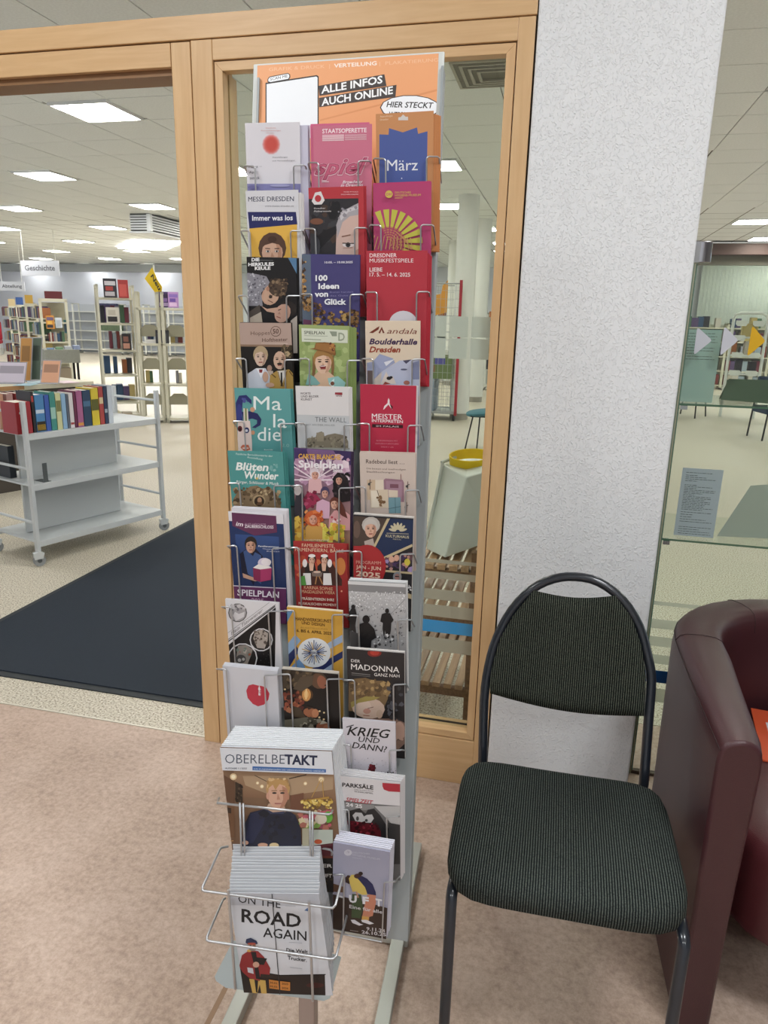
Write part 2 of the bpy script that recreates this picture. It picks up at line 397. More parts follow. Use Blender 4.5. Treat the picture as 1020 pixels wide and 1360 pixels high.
for i in range(-12, 12):
    for j in range(-6, 10):
        x, y = TX + (i + .5) * T, TY + (j + .5) * T
        q = RW.transposed() @ (Vector((x, y, CEIL)) - CAM)
        if q.z < .3: continue
        u, v = CX + FPX * q.x / q.z, CY + FPX * q.y / q.z
        if -60 < u < 1080 and -60 < v < 300 and (i, j) not in lit and y > 2.0:
            cand.append((q.z, i, j, x, y))
cand.sort()
for _, i, j, x, y in cand[:290]:
    if tile_me is None:
        o = MB().box(-T / 2 + .005, -T / 2 + .005, 0, T / 2 - .005, T / 2 - .005, .0119).build('ceiling_tile', CEILM, bevel=0)
        tile_me = o.data
    else:
        o = bpy.data.objects.new('ceiling_tile', tile_me); COL.objects.link(o)
    o.location = (x, y, CEIL + random.uniform(0, .0015)); o.parent = ceil
EM = mat('light_diffuser', 'ffffff', .5, emit=LIGHT_E); LF = mat('light_frame', 'd5d5d0', .5)
lt = None
for k, (x, y) in enumerate(LP):
    if lt is None:
        lt = thing('ceiling_light', 'x', 'light', at(x, y, CEIL), 'square light panels in the hall ceiling')
        MB().box(x - .28, y - .28, CEIL - .012, x + .28, y + .28, CEIL - .004).build('diffuser', EM, lt)
        f = MB()
        for a in ((-.3, -.3, .3, -.28), (-.3, .28, .3, .3), (-.3, -.28, -.28, .28), (.28, -.28, .3, .28)):
            f.box(x + a[0], y + a[1], CEIL - .015, x + a[2], y + a[3], CEIL + .01)
        f.build('frame', LF, lt); o = lt
    else: o = copy_tree(lt, at(x, y, CEIL))
    o['label'] = 'square white light panel set in the tiled ceiling of the library hall'
lt['label'] = 'largest square white light panel, seen through the open doorway upper left'; del lt['group']
# ---------------------------------------------------------------- wooden partition with doorway and side light
door = thing('door_1', None, None, at(-1.1, FY, 0), kind='structure')
def part(mb, name, m, par, **k): return mb.build(name, m, par, **k)
part(MB().box(-3.6, FY, 2.250, -.131, FY + .13, 2.31), 'head_rail', WH, door, bevel=.002)
part(MB().box(-3.6, FY + .003, 2.185, -1.155, FY + .13, 2.246), 'door_lining_head', WH, door, bevel=.002)
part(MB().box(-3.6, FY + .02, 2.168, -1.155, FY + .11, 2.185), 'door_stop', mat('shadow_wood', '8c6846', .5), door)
part(MB().box(-1.153, FY + .003, 0, -1.093, FY + .13, 2.246), 'door_lining_post', WV, door, bevel=.002)
part(MB().box(-1.089, FY, 0, -1.024, FY + .13, 2.247), 'post', WV, door, bevel=.002)
part(MB().box(-1.024, FY + .001, 2.195, -.176, FY + .13, 2.247), 'top_rail', WH, door, bevel=.002)
part(MB().box(-.176, FY, 0, -.133, FY + .13, 2.247), 'post', WV, door, bevel=.002)
part(MB().box(-1.024, FY + .001, 0, -.176, FY + .13, .165), 'bottom_rail', WH, door, bevel=.002)
def bead(x0, z0, x1, z1, w=.024):
    for a, b, c, d, m_ in ((x0, z0, x1, z0, WH), (x1, z0, x1, z1, WV), (x1, z1, x0, z1, WH), (x0, z1, x0, z0, WV)):
        dx, dz = (c > a) - (c < a), (d > b) - (d < b); nx, nz = -dz, dx
        A = Vector((a, 0, b)); B = Vector((c, 0, d)); Ai = A + Vector((dx + nx, 0, dz + nz)) * w; Bi = B + Vector((-dx + nx, 0, -dz + nz)) * w
        part(MB().prism([p + Vector((0, FY + .006, 0)) for p in (A, B, Bi, Ai)], [p + Vector((0, FY + .038, 0)) for p in (A, B, Bi, Ai)]), 'glazing_bead', m_, door, bevel=.001)
bead(-1.021, .168, -.179, 2.192)
CLEAR = glassmat('clear_glass', (.93, .96, .93, 1)); GREEN = glassmat('green_glass', (.87, .91, .87, 1))
GLE = mat('green_glass_edge', '5f7d6c', .2)
pane = part(MB().box(-1.0, FY + .042, .185, -.198, FY + .048, 2.175), 'pane', CLEAR, door)
part(MB().box(-.93, FY + .039, .20, -.196, FY + .0405, .207), 'gasket', mat('black_rubber', '2a2723', .6), door)
for x in (-1.0, -.2): part(MB().box(x - .002, FY + .05, .185, x + .002, FY + .10, 2.17), 'rebate', WV, door)
FRO = frosted('frosted_film', 'cbbfb3', .82); BLUE = mat('blue_film', '3a9ae0', .5, k=1.0)
for k, (z0, z1, m_) in enumerate([(.757, .769, FRO), (.704, .727, FRO), (.632, .668, FRO), (.573, .614, FRO), (.518, .560, BLUE), (.451, .499, FRO)]):
    part(MB().box(-.99, FY + .0484, z0, -.2, FY + .0487, z1), 'film_stripe', m_, door, label='blue film stripe' if m_ is BLUE else 'grey frosted film stripe')
FR2 = frosted('frosted_square', 'e4e3df', .975)
for ix in range(12):
    for iz in (0, 1):
        x = -.261 - ix * .0632
        part(MB().box(x, FY + .0484, 1.456 - iz * .062, x + .053, FY + .0487, 1.514 - iz * .062), 'frosted_square', FR2, door)
# dark reveal line between wood and pillar, and the pillar
struct(MB().box(-.1325, FY + .01, 0, -.128, FY + .1, 2.31), 'trim_2', mat('gap_dark', '2b241d', .9))
struct(MB().box(-.128, FY - .004, 0, .312, 2.55, CEIL + .012), 'wall_pillar', ROUGH, bevel=.006)
# ---------------------------------------------------------------- frameless glass partition right of the pillar
GY = 2.31
gw = thing('window_2', None, None, at(.33, GY, 0), kind='structure')
part(MB().box(.335, GY, .012, 2.6, GY + .01, 1.73), 'pane', GREEN, gw)
part(MB().box(.340, GY - .004, 0, .3515, GY + .014, 1.675), 'edge_profile', mat('brushed_edge', 'a5a58e', .4, .4), gw)
part(MB().box(.3525, GY - .0015, .012, .3555, GY + .0105, 1.675).box(.3455, GY - .0055, 0, .3472, GY - .0042, 1.675), 'glass_edge', GLE, gw)
part(MB().box(.334, GY - .003, 0, 2.6, GY + .013, .012), 'floor_seal', mat('floor_seal', '5a4a3d', .6), gw)
part(MB().box(.338, GY + .001, 1.7302, 2.6, GY + .009, 1.7325), 'polished_top', mat('polished_glass', 'dfe2dc', .2), gw)
CHR = mat('chrome', 'c8c8cc', .16, 1.0)
cl = MB()
cl.prism([Vector((.334 + .055 * t / 6, GY - .004 - .012 * math.sin(math.pi * t / 6), 1.677)) for t in range(7)] + [Vector((.389, GY + .016, 1.677)), Vector((.334, GY + .016, 1.677))],
         [Vector((.334 + .055 * t / 6, GY - .004 - .012 * math.sin(math.pi * t / 6), 1.734)) for t in range(7)] + [Vector((.389, GY + .016, 1.734)), Vector((.334, GY + .016, 1.734))])
part(cl, 'corner_clamp', CHR, gw, smooth=True, bevel=.002)
FRG = frosted('frosted_film_green', 'd5dac8', .5); BLU2 = mat('blue_film_dark', '0c4b86', .5)
for z0, z1, m_ in [(.627, .640, FRG), (.546, .578, FRG), (.483, .517, FRG), (.421, .453, FRG), (.353, .397, BLU2), (.282, .331, FRG)]:
    part(MB().box(.34, GY - .0006, z0, 2.6, GY - .0002, z1), 'film_stripe', m_, gw, label='blue film stripe' if m_ is BLU2 else 'pale film stripe')
YEL = mat('yellow_film', 'dfae12', .5); GRY = mat('grey_film', 'cdcfd8', .5)
for k, px in enumerate([((926, 434), (946, 452), (921, 472)), ((962, 433), (981, 452), (956, 473)), ((999, 432), (1017, 453), (992, 474))]):
    pts = [P(u, v, y=GY) for u, v in px]; c = sum(pts, Vector()) / 3; rr = []
    for i in range(3):
        a, b, d = pts[i - 1], pts[i], pts[(i + 1) % 3]
        rr += [b + (a - b) * .12, b + (a - b) * .03 + (d - b) * .03, b + (d - b) * .12]
    part(MB().prism([p + Vector((0, -.0008, 0)) for p in rr], [p + Vector((0, -.0003, 0)) for p in rr]), 'arrow_sticker', YEL if k == 2 else GRY, gw, label='yellow arrow sticker' if k == 2 else 'grey arrow sticker')
# two glass shelves behind the partition with notices standing on them
PAP = frosted('notice_paper', 'dfe2f2', .97); INK = mat('grey_ink', '50545a', .7); PAP2 = frosted('teal_paper', 'c8dcda', .7)
sh = {}
for z, y0 in ((1.270, 2.322), (.843, 2.322)):
    s_ = thing('glass_shelf', 'clear glass shelf behind the partition at eye level, leaflets on it' if z > 1 else 'lower clear glass shelf behind the partition, holding the text notice', 'shelf', at(1.2, 2.45, z))
    MB().box(.345, y0, z, 2.4, y0 + .34, z + .006).build('shelf_pane', glassmat('shelf_glass', (.95, .975, .955, 1)), s_)
    MB().box(.345, y0 - .0015, z, 2.4, y0, z + .006).build('front_edge', GLE, s_)
    for x in (.36, 1.9): MB().box(x, y0 - .008, z - .012, x + .02, y0 + .03, z).build('bracket', CHR, s_)
def notice(label, tl, tr, bl, y, z, m_, lines, seed=3, cat='notice'):
    a, b, c = P(*tl, y=y), P(*tr, y=y), P(*bl, y=y)
    h = a.z - z; w = (b - a).length
    M = frame((a.x, y, a.z), (b.x - a.x, 0, 0), (0, -.04, 1))
    o = MB().box(0, -h, -.0006, w, 0, 0, M=M).build('notice', m_, mw=M); tag(o, label, cat)
    rnd = random.Random(seed); ink = MB()
    for y0, y1, n, ind in lines:
        for i in range(n):
            yy = -h * (y0 + (y1 - y0) * i / max(1, n - 1)); x = w * .1; end = w * rnd.uniform(.55, .93) if rnd.random() < .85 else w * .4
            while x < end:
                L = rnd.uniform(.004, .014); ink.box(x, yy - .0016, .0001, min(x + L, end), yy, .0003, M=M); x += L + .002
    ink.build('printed_lines', INK, o)
    return o
notice('grey notice sheet full of small print on the lower glass shelf', (907, 621), (961, 626), (897, 706), 2.36, .850, PAP, [(.06, .06, 1, 0), (.1, .18, 4, 0), (.24, .6, 16, 0), (.64, .78, 5, 0), (.86, .96, 4, 0)])
notice('teal-tinted information sheet behind the grey arrow on the upper glass shelf', (905, 437), (960, 437), (904, 532), 2.36, 1.277, PAP2, [(.05, .4, 10, 0)], 5)
def tent(label, px, y, z, m_, dep):
    a = [P(u, v, y=y) for u, v in px]
    M = MB(); th = Vector((0, dep, 0))
    M.prism(a, [q + Vector((0, .0015, 0)) for q in a])
    top = a[1]; r2 = a[2]
    M.prism([top, r2, r2 + Vector((0, dep, -(r2.z - z))), top + Vector((0, dep, -(top.z - z)))], [top + Vector((0, .0015, -.001)), r2 + Vector((0, .0015, -.001)), r2 + Vector((0, dep + .0015, -(r2.z - z))), top + Vector((0, dep + .0015, -(top.z - z)))])
    o = M.build('folded_card', m_, mw=Matrix.Translation(a[0])); tag(o, label, 'card'); return o
tent('open grey booklet propped like a tent on the lower glass shelf', [(952, 712), (997, 645), (1040, 642), (1034, 716)], 2.40, .850, mat('grey_booklet', 'c6c8c4', .6), .12)
tent('dark green folded card lying low on the upper glass shelf', [(957, 531), (968, 503), (1022, 505), (1020, 536)], 2.42, 1.277, mat('green_card', '5f6e5c', .6), .10)
# ================================================================ brochure rack
TR_ = CAM + ray(598, 71) * (1.22 / FPX); TL_ = CAM + ray(344, 88) * (1.2805 / FPX); BR_ = CAM + ray(540, 1250) * (1.30 / FPX)
ru = (TR_ - TL_).normalized(); rv = TR_ - BR_; RH = rv.length; RM = frame(BR_, ru, rv); RWD = (TR_ - TL_).length
RMi = RM.inverted(); rn = RM.to_3x3() @ Vector((0, 0, 1))
def on_rack(u, v, n):
    """point of a pixel's sight line on the plane n in front of the rack board"""
    o = RMi @ CAM; d = RMi.to_3x3() @ ray(u, v); return RM @ (o + d * ((n - o.z) / d.z))
RG = mat('rack_grey_paint', '979d9e', .45, .1); WIRE = mat('zinc_wire', 'b9babc', .32, .75); PLATE = mat('pale_blue_grey_plate', 'b4c1c4', .4, .1)
rack = thing('brochure_rack', 'tall grey metal floor rack with wire pockets full of leaflets, orange header sign on top', 'rack', at(-.39, 1.15, 0))
W = RWD
bd = MB(); bd.box(-W + .012, 0, -.004, .0, RH - .27, 0, M=RM)
bd.box(-.002, 0, -.03, .002, RH - .02, .001, M=RM); bd.box(-W + .010, 0, -.03, -W + .014, RH - .02, .001, M=RM)
bd.build('back_board', RG, rack)
hb = MB().box(-W, RH - .30, -.010, .002, RH + .007, -.004, M=RM).build('header_board', mat('header_plastic', 'c9ccc9', .4), rack, bevel=.002)
FT = mat('foot_aluminium', 'babbb4', .38, .35)
for (xf, xb) in (((-.565, 1.06), (-.60, 1.73)), ((-.232, 1.06), (-.296, 1.742))):
    a, b = Vector((xf[0] - .004, xf[1] - .25, 0)), Vector((xb[0], xb[1], 0))
    M = frame(a, b - a, (0, 0, 1)); L = (b - a).length
    part(MB().box(0, 0, -.016, L, .030, .016, M=M), 'foot', FT, rack, bevel=.002)
part(MB().box(-.60, 1.40, .008, -.25, 1.43, .026), 'cross_bar', FT, rack)
pm = MB(); pm.box(-.414, 1.08, .0, -.380, 1.105, .50); part(pm, 'post', mat('post_pink_grey', 'a8978f', .35, .2), rack, bevel=.002)  # pinkish tint is the floor's reflection put into the post colour
part(MB().box(-.45, 1.06, 0, -.345, 1.13, .012), 'post_base', FT, rack)
for x in (-.565, -.262):
    a = RM @ Vector((-.30 if x < -.4 else -.03, 1.1, -.012)); part(MB().tube([(x, 1.42, .02), a], .009, 8), 'rear_strut', FT, rack)
# header sign print
hM = RM @ Matrix.Translation((-W + .008, RH + .0035, -.0038))
hd = MB().box(0, -.285, -.0008, W - .016, 0, 0, M=hM).build('sign_sheet', mat('sign_paper', 'e89c63', .4), mw=hM); hd.parent = rack; hd.matrix_parent_inverse = Matrix(); hd.matrix_basis = WM[rack.name].inverted() @ hM
A = Art(hM, W - .016, .285, (340, 60, 7.286)); A.full('f0a36c', c2='e8935a')
A.p([(620, 720), (1850, 400), (1850, 420), (620, 735)], 'e2915a')
A.t('GRAFIK & DRUCK  |', 125, 252, 715, 218, 34, 'f6bd92'); A.t('VERTEILUNG', 755, 218, 1168, 193, 38, 'fbeadd', .02); A.t('|  PLAKATIERUNG', 1195, 195, 1765, 158, 34, 'f6bd92')
A.p([(92, 365), (590, 290), (607, 303), (607, 900), (92, 900)], '3a3331'); A.p([(103, 378), (583, 304), (596, 314), (596, 900), (103, 900)], 'eef1f5')
A.p([(112, 330), (130, 305), (310, 270), (330, 285), (332, 310), (318, 335), (135, 368), (112, 355)], '3a3331')
A.p([(120, 330), (135, 312), (308, 278), (322, 288), (323, 308), (312, 327), (138, 358), (120, 350)], 'eef1f5')
A.t('SCAN ME', 138, 345, 305, 312, 28, '3a3331')
A.p([(605, 395), (1243, 283), (1263, 395), (615, 490)], '4a4240'); A.p([(610, 512), (1360, 385), (1350, 500), (612, 600)], '4a4240')
A.t('ALLE INFOS', 632, 470, 1225, 366, 72, 'f4f4f4', .025); A.t('AUCH ONLINE', 635, 588, 1325, 470, 72, 'f4f4f4', .025)
A.e(1230 + 260, 605, 290, 122, '3a3331'); A.e(1230 + 260, 605, 280, 114, 'eef1f5')
A.t('HIER STECKT', 1262, 600, 1720, 612, 56, '33302f', .018, .25); A.t('WERBUNG DRIN', 1290, 700, 1690, 710, 56, '33302f', .018, .25)
A.build(hd)
# ---------------------------------------------------------------- leaflets
TH = math.radians(15)
def sheet_frame(tl, tr, nt, th=TH):
    a, b = on_rack(*tl, nt), on_rack(*tr, nt); R3 = RM.to_3x3()
    dn = R3 @ Vector((0, -math.cos(th), -math.sin(th)))
    return frame(a, b - a, -dn), (b - a).length
POCKETS = []
def leaflet(name, label, tl, tr, crop, paint, h=.21, nt=.068, th=TH, body='e6e4e4', n=3, dx=.0008, dy=.0006, dz=.0016, tk=.0012, first=(0, 0), group=None, cat='leaflet', edge=None, blabel=None, jit=1.0):
    M, w = sheet_frame(tl, tr, nt, th)
    bm = mat('paper_' + body, body, .5, k=KC)
    o = MB().box(0, -h, -tk, w, 0, 0, M=M).build(name, bm, mw=M); tag(o, label, cat, None)
    A = Art(M, w, h, crop); paint(A); A.build(o)
    e = mat('paper_' + edge, edge, .5, k=KC) if edge else bm
    if n:
        b0 = None
        for k in range(1, n + 1):
            off = Matrix.Translation((first[0] + dx * k + random.uniform(-.0004, .0004) * jit, first[1] + dy * k + random.uniform(-.0004, .0004) * (jit - 1), -dz * k - .0004)) @ Matrix.Rotation(random.uniform(-.003, .003) * jit, 4, 'Z')
            if b0 is None:
                b0 = MB().box(0, -h, -tk, w, 0, 0).build(name, e); me = b0.data; b = b0
            else: b = bpy.data.objects.new(name, me); COL.objects.link(b)
            b.matrix_world = M @ off
            sl = ' '.join(label.split(',')[0].split()[:12])
            tag(b, blabel or ('copy behind the ' + sl), cat, group or ('copies behind the ' + label.split(',')[0]))
    return M
def wires(M, xl, yl, hl, xr, yr, hr, h=.21, z=.0045, r=.0014):
    """two bent wires that hold a leaflet pocket shut, with the bottom wire"""
    A = Art(M, 9, 9, (0, 0, 1)); mb = MB(); bots = []
    for x, y, hx_ in ((xl, yl, hl), (xr, yr, hr)):
        def Q(u, v):
            d = A.R @ ray(u, v); t = (z - A.o.z) / d.z; p = A.o + d * t; return Vector((p.x, p.y, z))
        a, c = Q(x, y), Q(hx_, y); b = Vector((a.x, -h - .003, z)); s = 1 if hx_ > x else -1
        back = RM @ Vector(((RMi @ (M @ c)).x, (RMi @ (M @ c)).y - .022, .003))
        back0 = RM @ Vector(((RMi @ (M @ b)).x, (RMi @ (M @ b)).y - .003, .002))
        r_ = .004
        pts = [back0, M @ b, M @ (a + Vector((0, -r_, 0))), M @ (a + Vector((s * r_ * .3, -r_ * .3, 0))), M @ (a + Vector((s * r_, 0, 0))), M @ (c - Vector((s * r_ * .6, 0, 0))), M @ (c + Vector((0, -.0015, -.003))), back]
        mb.tube(pts, r, 6); bots.append(b)
    mb.tube([M @ bots[0], M @ bots[1]], r, 6)
    part(mb, 'wire_pocket', WIRE, rack, smooth=True)
RW_ = 3.1875
# ---- row 1
def a(A):
    A.full('dcd9e0'); A.r(90, 708, 620, 1300, '8583ba')
    for k in range(12): A.e(342, 352, 84 - 4 * k, 94 - 4 * k, ['e3c7cb', 'e2aeb0', 'e0979a', 'df8583', 'de7670', 'dd6a62', 'dc6056', 'db594e', 'da5449', 'd95045', 'd84d42', 'd74a3f'][k])
    A.t('Staatliche', 292, 208, 385, 208, 10, 'd98a86'); A.t('Kunstsammlungen', 252, 232, 428, 232, 11, 'd98a86'); A.t('Dresden', 298, 254, 366, 254, 10, 'd98a86')
    A.t('Ausstellungen', 352, 474, 490, 472, 12, '6e6a74'); A.t('und Veranstaltungen', 352, 506, 556, 502, 12, '6e6a74')
    A.t('März –', 140, 566, 258, 558, 20, '4c4a55'); A.t('Apr', 142, 615, 205, 612, 20, '4c4a55'); A.t('2025', 146, 668, 234, 664, 20, '4c4a55')
    A.e(180, 740, 50, 18, '7470ab'); A.e(420, 725, 90, 12, 'a3a2cf')
M = leaflet('leaflet', 'white leaflet with a soft red dot, top left pocket', (325.3, 163.5), (398, 162), (310, 140, 6.8), a, n=3, first=(.012, -.006), edge='c8c6d8', dx=.0012)
wires(M, 338.6, 220.6, 323.6, 389.8, 219.4, 405)
def a(A):
    A.full('d56f8b')
    A.t('STAATSOPERETTE', 143, 138, 443, 130, 30, 'f7e3e8', .02)
    for k in range(5): A.l(143, 152 + k * 9, 290, 149 + k * 9, 5, 'f4d8de')
    for k in range(5): A.l(296, 149 + k * 8.5, 443, 146 + k * 8.5, 2.5, 'f4d8de')
    A.t('spiel', 84, 422, 455, 412, 112, 'efc4d0', .045, .35); A.t('spiel', 90, 418, 450, 409, 108, 'a82f58', .03, .35); A.t('spiel', 93, 417, 447, 409, 106, 'cf5b7c', .005, .35)
    A.l(140, 468, 188, 466, 7, 'f0c5d0')
    A.t('Broadway', 280, 478, 418, 474, 20, 'f7e3e8', .02, .3); A.t('in Dresden', 268, 500, 418, 496, 20, 'f7e3e8', .02, .3)
M = leaflet('leaflet', 'pink leaflet with large italic lettering reading spiel', (415.5, 167), (494, 164.5), (400, 150, 5.1), a, body='d0648a', n=3, first=(-.005, -.003), dx=-.0002, dy=.0022)
wires(M, 423, 216, 408.6, 475.7, 213.7, 492)
def a(A):
    A.full('d08c55')
    A.p([(530, 145), (592, 148), (595, 103), (688, 132), (785, 98), (792, 142), (856, 124), (848, 700), (528, 700)], '4a5da6')
    A.t('Ausstellungen', 535, 30, 620, 24, 12, 'eed3b5'); A.t('Dresden', 535, 52, 590, 48, 12, 'eed3b5')
    A.p([(658, 50), (658, 30), (675, 28), (690, 10), (708, 26), (724, 26), (724, 50)], 'd9d2cc')
    A.t('März', 582, 392, 790, 388, 78, 'e9ecf4')
    A.e(681, 443, 4, 4, 'e9ecf4')
M = leaflet('leaflet', 'ochre leaflet with a blue jagged crown shape reading März', (499, 151.5), (576, 147), (400, 150, 5.1), a, body='d08c55', n=4, first=(.001, -.004), dx=.0026, dy=-.0006, h=.21)
wires(M, 512, 210.6, 495.5, 566.7, 208, 583)
# ---- row 2
def a(A):
    A.full('d6d6dc'); A.t('MESSE DRESDEN', 134, 868, 546, 864, 44, '2f3352', .012); A.t('www.messe-dresden.de', 285, 915, 546, 915, 14, '5b5c70')
    A.p([(130, 962), (565, 962), (578, 1076), (145, 1112)], '262a66'); A.t('Immer was los', 170, 1040, 536, 1036, 48, 'eceef5', .02)
    A.p([(146, 1112), (575, 1074), (580, 1800), (156, 1800)], 'e9b23e')
    A.p([(270, 1230), (262, 1190), (300, 1170), (380, 1150), (385, 1160), (310, 1195), (330, 1230)], 'c98a52'); A.p([(480, 1165), (510, 1250), (540, 1310), (580, 1360), (530, 1360)], 'd9a03a')
    A.face(352, 1330, 200, 260, 'd9a88c', '5a3c2e', 'c08a6c', 1.05); A.e(352, 1210, 40, 30, '4a2f24'); A.e(392, 1318, 17, 9, 'e8e4e0'); A.e(312, 1318, 17, 9, 'e8e4e0'); A.e(393, 1318, 9, 9, '3a2a24'); A.e(313, 1318, 9, 9, '3a2a24')
M = leaflet('leaflet', 'white and yellow trade fair leaflet, woman peeking over its lower edge', (326, 253.5), (396, 252), (310, 140, 6.8), a, n=3, first=(.0015, -.003), dx=.0022, dy=-.001)
wires(M, 331.7, 306.5, 319, 385.7, 306.5, 402)
def a(A):
    A.full('c33039'); A.p([(50, 583), (388, 578), (388, 1100), (50, 1100)], '2f2c30')
    A.sp(60, 600, 230, 880, 26, 26, ['3d3230', '221f22', '4a362c', '1d1b1e', '3b3a3e'], 3); A.e(225, 660, 34, 66, '1b191c', .4)
    A.p([(60, 880), (150, 800), (250, 760), (250, 800), (180, 870), (90, 960)], '1c1a1d'); A.e(105, 735, 45, 22, '7a4a34'); A.e(70, 905, 60, 90, '3e3f45')
    A.p([(232, 1000), (240, 800), (258, 720), (300, 665), (388, 620), (388, 1000)], 'd3b0a3'); A.p([(245, 850), (238, 760), (262, 690), (310, 650), (388, 610), (388, 690), (330, 700), (280, 740), (262, 800)], 'a9a3a8')
    A.p([(262, 700), (300, 655), (388, 628), (388, 650), (320, 672), (270, 730)], 'c9c5ca'); A.sp(250, 640, 380, 720, 12, 12, ['8f8a92', 'bdb8be'], 4)
    A.l(275, 838, 335, 826, 8, '8b5f50'); A.e(320, 893, 40, 17, 'e5dad8'); A.e(318, 893, 17, 17, '3c3a3e'); A.e(318, 892, 7, 7, '0f0f10'); A.l(280, 882, 360, 884, 7, '4a3430'); A.l(285, 915, 350, 912, 4, 'b58473')
    A.p([(372, 930), (388, 920), (388, 1000), (360, 1000)], 'b98b7b')
    A.p([(72, 598), (95, 540), (135, 532), (160, 592), (140, 620), (90, 622)], 'ded9d9'); A.e(115, 580, 22, 24, 'c33039')
    A.t('Dresdner', 88, 652, 165, 650, 11, 'e7e1e1'); A.t('Philharmonie', 88, 672, 204, 670, 11, 'e7e1e1')
    A.t('MUSIK IM FOKUS', 290, 540, 388, 539, 9, 'eebfc2'); A.t('SAISONPROGRAMM', 270, 557, 388, 556, 9, 'eebfc2')
M = leaflet('leaflet', 'red framed leaflet with a close-up of an eye and grey hair', (409.5, 249.5), (483, 247), (400, 150, 5.1), a, body='b92f3a', n=2, first=(.001, 0), dx=.0012, dy=.0002)
wires(M, 418.6, 303.7, 403.6, 470.7, 302.7, 487)
def a(A):
    A.full('bf3b70')
    for k in range(-1, 11):
        t = math.radians(-100 + k * 15); ca, sa = math.cos(t), math.sin(t); c, s2 = math.cos(t + .18), math.sin(t + .18); cx, cy = 595, 880
        r0, r1 = 110, (228 if k < 7 else 228 - 12 * (k - 6)); A.p([(cx + r0 * ca, cy + r0 * sa), (cx + r1 * ca, cy + r1 * sa), (cx + r1 * c, cy + r1 * s2), (cx + r0 * c, cy + r0 * s2)], 'c3bd3e')
        r1 = 108
        for q in range(6):
            rr = 100 - q * 16; A.p([(cx + rr * ca, cy + rr * sa), (cx + (rr + 9) * ca, cy + (rr + 9) * sa), (cx + (rr + 9) * c, cy + (rr + 9) * s2), (cx + rr * c, cy + rr * s2)], 'c77f55')
    for k in range(12): A.l(500 + k * 22, 830 + (k % 3) * 8, 470 + k * 26, 925, 5, 'c9a05a')
    for k in range(10): A.l(640 + k * 8, 800 + k * 6, 760 - k * 2, 925, 3, 'c98a58')
    A.e(597, 552, 25, 26, 'd2bb45'); A.t('DH', 580, 562, 614, 560, 18, 'bf3b70', .02)
    A.t('DEUTSCHES', 638, 548, 745, 546, 14, 'd2bb45'); A.t('HYGIENE-MUSEUM', 638, 568, 812, 564, 15, 'd2bb45'); A.t('DRESDEN', 638, 582, 690, 580, 9, 'd2bb45')
M = leaflet('leaflet', 'magenta leaflet with a yellow-green fan of rays', (496, 245.5), (573, 242.5), (400, 150, 5.1), a, body='b8356b', n=2, first=(.0, .0015), dx=-.0008, dy=.0008)
wires(M, 505.8, 299, 490, 558.9, 298.7, 575.5)
# ---- row 3
C3 = (300, 320, 5.1)
def a(A):
    A.full('1b191b'); A.p([(420, 112), (490, 118), (490, 240)], '4f7ca5')
    A.t('DIE', 174, 138, 228, 136, 22, 'efeff0', .04); A.t('HERKULES', 152, 170, 326, 166, 22, 'efeff0', .04); A.t('KEULE', 196, 196, 302, 194, 22, 'efeff0', .04); A.l(230, 130, 320, 132, 2, '8c8c8e')
    A.p([(140, 215), (210, 225), (275, 240), (300, 285), (240, 350), (250, 440), (150, 440)], '8b8a94'); A.sp(145, 225, 270, 430, 60, 7, ['c0bfc8', '55545f', '77767f'], 5)
    A.e(302, 370, 58, 66, 'c79a80', .5); A.p([(265, 320), (300, 290), (345, 330), (350, 400), (300, 436), (255, 400)], 'c9a085'); A.e(352, 315, 66, 62, '4f3d2f', .4); A.sp(300, 255, 412, 380, 40, 11, ['6d5640', '3b2c22', '8a7154'], 6)
    A.e(285, 325, 11, 15, 'b27f66'); A.l(285, 400, 320, 418, 5, '6d4235'); A.l(300, 380, 316, 384, 5, '3a251d')
    A.p([(240, 440), (280, 460), (350, 450), (340, 490), (280, 478)], 'c99f86'); A.p([(160, 480), (230, 430), (250, 560), (160, 560)], '4f463f'); A.p([(165, 520), (240, 480), (250, 560), (165, 560)], 'b8aa98')
    A.e(420, 460, 62, 54, '2c2422', .3); A.e(385, 490, 52, 66, 'c99b86', .45); A.l(355, 470, 375, 462, 6, '3a251d'); A.l(345, 512, 372, 522, 6, '95433c'); A.p([(365, 478), (352, 495), (372, 498)], 'b17f6a'); A.p([(440, 540), (490, 500), (490, 760), (440, 760)], 'b9ada2')
M = leaflet('leaflet', 'black leaflet with a curly-haired man bending over another man', (327.5, 341), (394, 342.5), C3, a, body='171517', n=2, first=(.001, 0), dx=.001, dy=0)
wires(M, 329, 392.8, 315.7, 380.4, 392.8, 399.8)
